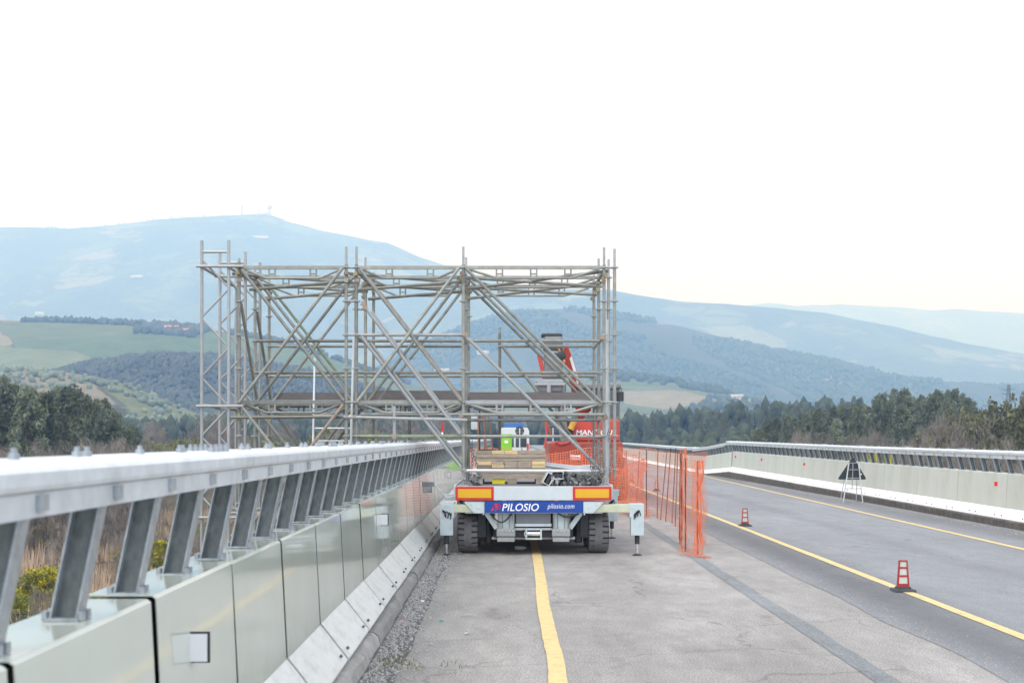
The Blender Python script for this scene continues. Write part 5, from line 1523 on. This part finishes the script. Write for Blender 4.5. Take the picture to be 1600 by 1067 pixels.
# boom: rises away from the machine, seen nearly end on
boom = MB()
b0, b1 = tp(892, 640, 0.8), tp(862, 548, 0.2)
boom = MB().add([tp(905, 662, .9), tp(924, 640, .9), tp(886, 536, .1), tp(878, 550, .1), tp(905, 662, 1.3), tp(924, 640, 1.3), tp(886, 536, .5), tp(878, 550, .5)], [(0, 1, 2, 3), (4, 7, 6, 5), (0, 4, 5, 1), (1, 5, 6, 2), (2, 6, 7, 3), (3, 7, 4, 0)])
bo = boom.build('boom', tele_red, th, bevel=0.02)
MB().add([tp(839, 556, .1), tp(846, 552, .1), tp(853, 594, .1), tp(848, 596, .1), tp(839, 556, .4), tp(846, 552, .4), tp(853, 594, .4), tp(848, 596, .4)], [(0, 1, 2, 3), (4, 7, 6, 5), (0, 4, 5, 1), (1, 5, 6, 2), (2, 6, 7, 3), (3, 7, 4, 0)]).build('link_arm', tele_red, th)
MB().add([tp(890, 560, .05), tp(893, 556, .05), tp(906, 596, .05), tp(902, 600, .05), tp(890, 560, .09), tp(893, 556, .09), tp(906, 596, .09), tp(902, 600, .09)], [(0, 1, 2, 3), (4, 7, 6, 5), (0, 4, 5, 1), (1, 5, 6, 2), (2, 6, 7, 3), (3, 7, 4, 0)]).build('boom_decal', whitep, bo)
hd = tbox('boom_head', 850, 880, 537, 592, 0.0, 0.35, tele_gr, None, 0.05)
hp = MB().lathe([(0.30, -.16), (0.36, -.12), (0.36, .12), (0.30, .16)], 18, 'X').build('pulley_housing', tele_gr, hd, True); hp.location = tp(864, 536) + Vector((0, .15, 0)); hp.scale = (1.7, 1, 0.7)
cb2 = MB().box(-.30, .30, -.2, .2, 0, .11).build('head_cap', black, hd, bevel=.06); cb2.location = tp(862, 527) + Vector((0, .1, 0))
MB().lathe([(0.10, 0), (0.13, .02), (0.13, .12), (0.10, .14)], 14, 'Y').build('winch_drum', black, hd, True).location = tp(877, 556) + Vector((0, -.15, 0))
MB().tube(tp(872, 544) + Vector((0, -.1, 0)), tp(882, 566) + Vector((0, -.1, 0)), .03, 8).build('hose', ochre, hd)
MB().box(-.14, .14, -.01, 0, -.03, .03).build('decal', whitep, hd).location = tp(866, 549.5) + Vector((0, -.005, 0))
cr_ = tbox('carriage', 836, 884, 600, 612, -0.25, 0.35, tele_gr, None, 0.02)
for py in (595, 600.5): 
    a, b = tp(835, py), tp(882, py); MB().bar(a + Vector((0, -.3, 0)), b + Vector((0, -.3, 0)), .05, .07).build('carriage_rail', galv_lt, cr_)
MB().tube(tp(857, 602) + Vector((0, -.3, 0)), tp(857, 614) + Vector((0, -.3, 0)), .06, 10).build('carriage_post', galv_lt, cr_, True)
for a in (838, 880): 
    MB().bar(tp(a, 594) + Vector((0, -.28, 0)), tp(a, 614) + Vector((0, -.28, 0)), .05, .05, (0, 1, 0)).build('carriage_post', tele_gr, cr_)
MB().bar(tp(870, 612), tp(885, 700), .25, .3, (0, 1, 0)).build('mast', tele_gr, th)
MB().tube(tp(897, 657) + Vector((0, -.2, 0)), tp(891, 671) + Vector((0, -.2, 0)), .09, 12).build('tilt_cylinder', ochre, th, True)
tbox('turret', 884, 896, 655, 692, -0.1, 1.0, black, None, 0.03)
MB().path([tp(868, 690) + Vector((0, -.3, 0)), tp(874, 694) + Vector((0, -.3, 0)), tp(886, 692) + Vector((0, -.3, 0)), tp(893, 686) + Vector((0, -.3, 0))], .05, 8).build('hydraulic_hose', mat('dark_red_hose', (.28, .03, .03), .5), th)
MB().path([tp(852, 655) + Vector((0, -.3, 0)), tp(854, 680) + Vector((0, -.3, 0)), tp(850, 700) + Vector((0, -.3, 0))], .03, 8).build('stabiliser_leg', tele_red, th)
MB().path([tp(852, 655) + Vector((0, -.3, 0)), tp(860, 678) + Vector((0, -.3, 0))], .02, 8).build('stabiliser_brace', tele_red, th)

# ------------------------------------------------------------------ small things farther along the bridge
van = thing('parked_van', 'rear of a white van parked far along the bridge', 'van', (P(804, 700, 75).x, 75, 0))
def vb(o0, px, py, Y): p = P(px, py, Y) - o0.location; return p
a, b = vb(van, 781.5, 720, 75), vb(van, 827, 668, 75)
MB().prism([(a.x, 0.35), (b.x, 0.35), (b.x, b.z - .25), (b.x - .12, b.z), (a.x + .12, b.z), (a.x, b.z - .25)], 0, 4.6).build('body', vanw, van, bevel=.04)
for s_ in (0.28, 0.72): MB().box(lerp(a.x, b.x, s_) - .36, lerp(a.x, b.x, s_) + .36, -.02, -.005, 1.15, 1.75).build('rear_window', glass_d, van)
for s_ in (0.02, 0.92): MB().box(lerp(a.x, b.x, s_), lerp(a.x, b.x, s_ + .06), -.03, -.005, .9, 1.4).build('tail_light', red_s, van)
MB().box(a.x, b.x, -.1, -.03, .35, .55).build('bumper', greyp, van)
for s_ in (a.x + .12, b.x - .12):
    for yo in (.8, 3.6): obj('wheel', MB().lathe([(.2, -.1), (.34, -.1), (.34, .1), (.2, .1)], 20, 'X').mesh('wheel', rubber), van, (s_, yo, .34))
blt = thing('blue_truck', 'blue truck body rising behind the white van', 'truck', (P(803, 700, 95).x, 95, 0))
a, b = vb(blt, 787, 720, 95), vb(blt, 818, 660.5, 95)
MB().box(a.x, b.x, 0, 4.5, 1.0, b.z).build('cargo_body', vblue, blt, bevel=.05)
for i in range(4): MB().box(a.x + .05, b.x - .05, -.03, -.001, 1.3 + i * .42, 1.36 + i * .42).build('side_rib', vblue, blt)
for s_ in (a.x + .2, b.x - .2): obj('wheel', MB().lathe([(.25, -.14), (.48, -.14), (.48, .14), (.25, .14)], 20, 'X').mesh('wheel', rubber), blt, (s_, 1.0, .48))
MB().box(a.x + .1, b.x - .1, .2, 4.4, .6, .99).build('chassis', greyp, blt)
wc = thing('portable_toilet', 'lime green portable toilet cabin left of the white van', 'toilet cabin', (P(791, 700, 66).x, 66, 0))
a, b = vb(wc, 781, 720, 66), vb(wc, 800, 680, 66)
MB().box(a.x, b.x, 0, .9, .05, b.z).build('cabin', lime, wc, bevel=.03)
MB().box(a.x + .06, b.x - .06, -.03, -.001, .15, b.z - .15).build('door', lime, wc, bevel=.01)
MB().box(a.x - .03, b.x + .03, -.04, .94, b.z, b.z + .09).build('roof', lime, wc, bevel=.03)
MB().box(-.1, .1, -.045, -.031, 1.45, 1.6).build('door_label', white_s, wc)
def round_sign(px, py, Y, d, lab):
    c = P(px, py, Y)
    r = thing('round_road_sign', lab, 'road sign', (c.x, Y, 0), 0, 'round signs seen from behind')
    MB().lathe([(d / 2, -.012), (d / 2, .012)], 28, 'Y').build('sign_disc', signback, r, True).location = (0, 0, c.z)
    MB().tube((0, -.05, 0), (0, -.05, c.z + d * .3), .03, 8).build('pole', alu, r, True)
    for e in (-.15, .15): MB().box(-.2, .2, -.03, -.013, c.z + e * d - .02, c.z + e * d + .02).build('clamp', galv_dk, r)
round_sign(812, 673, 58, .46, 'round dark sign back in front of the white van')
round_sign(864, 672, 62, .44, 'round dark sign back left of the red machine')
rwp = thing('striped_pole', 'thin red and white striped pole behind the left rail', 'pole', (P(691, 690, 30).x, 30.0, 0.0))
for i in range(8):
    MB().tube((0, 0, i * .27), (0, 0, i * .27 + .268), .025, 8).build('pole_section', red_s if i % 2 else white_s, rwp, True)

# ------------------------------------------------------------------ litter and weeds
for px, py, m, sz, lab in ((688, 971, mat('litter_teal', (.02, .35, .36), .5), .025, 'tiny teal scrap lying on the worn asphalt'), (663, 911, white_s, .035, 'white paper scrap by the left kerb, the farther one'), (660, 941, white_s, .03, 'white paper scrap by the left kerb, the nearer one'), (728, 963, white_s, .05, 'thin white strip lying on the asphalt left of the yellow line'), (627, 967, mat('litter_orange', (.55, .16, .05), .6), .025, 'orange scrap in the gutter gravel'), (730, 991, white_s, .025, 'small white scrap near the middle of the asphalt')):
    g = G(px, py); rg = random.Random(px); b = MB()
    n = 6; vs = [(sz * rg.uniform(.6, 1.3) * (1.6 if 'strip' in lab else 1) * math.cos(6.28 * i / n), sz * rg.uniform(.5, 1.2) * (.25 if 'strip' in lab else 1) * math.sin(6.28 * i / n), rg.uniform(.004, .018)) for i in range(n)]
    vs2 = [(x * .9, y * .9, z - .003) for x, y, z in vs]
    b.add(vs + vs2, [tuple(range(n)), tuple(range(2 * n - 1, n - 1, -1))] + [(i, (i + 1) % n, n + (i + 1) % n, n + i) for i in range(n)])
    o = b.build('litter_scrap', m); o.location = (g.x, g.y, .006)
    tag(o, lab, 'litter')
can = MB().lathe([(.02, -.09), (.033, -.07), (.033, .05), (.015, .08), (.015, .095)], 12, 'X').build('plastic_bottle', refl_w, None, True)
can.location = (P(813, 851, 17.6).x, 17.6, .034); tag(can, 'crushed clear bottle lying under the trailer', 'bottle')
rgw = random.Random(12); b = MB()
for px, py, n, h in ((610, 1035, 60, .09), (640, 1042, 50, .08), (705, 1040, 10, .10), (668, 900, 26, .07), (590, 1050, 40, .06), (722, 1045, 6, .07), (625, 1025, 30, .06)):
    c = G(px, py)
    for i in range(n):
        x, y = c.x + rgw.gauss(0, .06), c.y + rgw.gauss(0, .10); a = rgw.uniform(0, 6.28); hh = h * .45 * rgw.uniform(.4, 1.1)
        lx, ly = hh * .7 * math.cos(a), hh * .7 * math.sin(a); w = .002
        b.add([(x - w, y, .004), (x + w, y, .004), (x + lx * .4 + w, y + ly * .4, hh * .7), (x + lx * .4 - w, y + ly * .4, hh * .7), (x + lx, y + ly, hh)], [(0, 1, 2, 3), (3, 2, 4)])
me = bpy.data.meshes.new('weeds'); me.from_pydata(b.v, [], b.f); me.materials.append(mat('weed_green', (.12, .12, .04), .8, 0, var=.4, scale=20, world_space=True))
tag(obj('weeds', me), 'small weeds and dry grass along the left kerb', 'weeds', kind='stuff')
# ------------------------------------------------------------------ haze
hzm = bpy.data.materials.new('haze_air'); hzm.use_nodes = True
t = hzm.node_tree
t.nodes.remove(t.nodes['Principled BSDF'])
pv = t.nodes.new('ShaderNodeVolumePrincipled')
pv.inputs['Color'].default_value = (0.31, 0.58, 1.0, 1)
pv.inputs['Absorption Color'].default_value = (1, 1, 1, 1)
pv.inputs['Density'].default_value = 0.00038
t.links.new(pv.outputs['Volume'], t.nodes['Material Output'].inputs['Volume'])
hb = MB().box(-9500, 9500, -400, 15000, -60, 1450).build('haze', hzm)
tag(hb, 'thin pale blue haze lying over the whole valley', 'haze', kind='stuff')
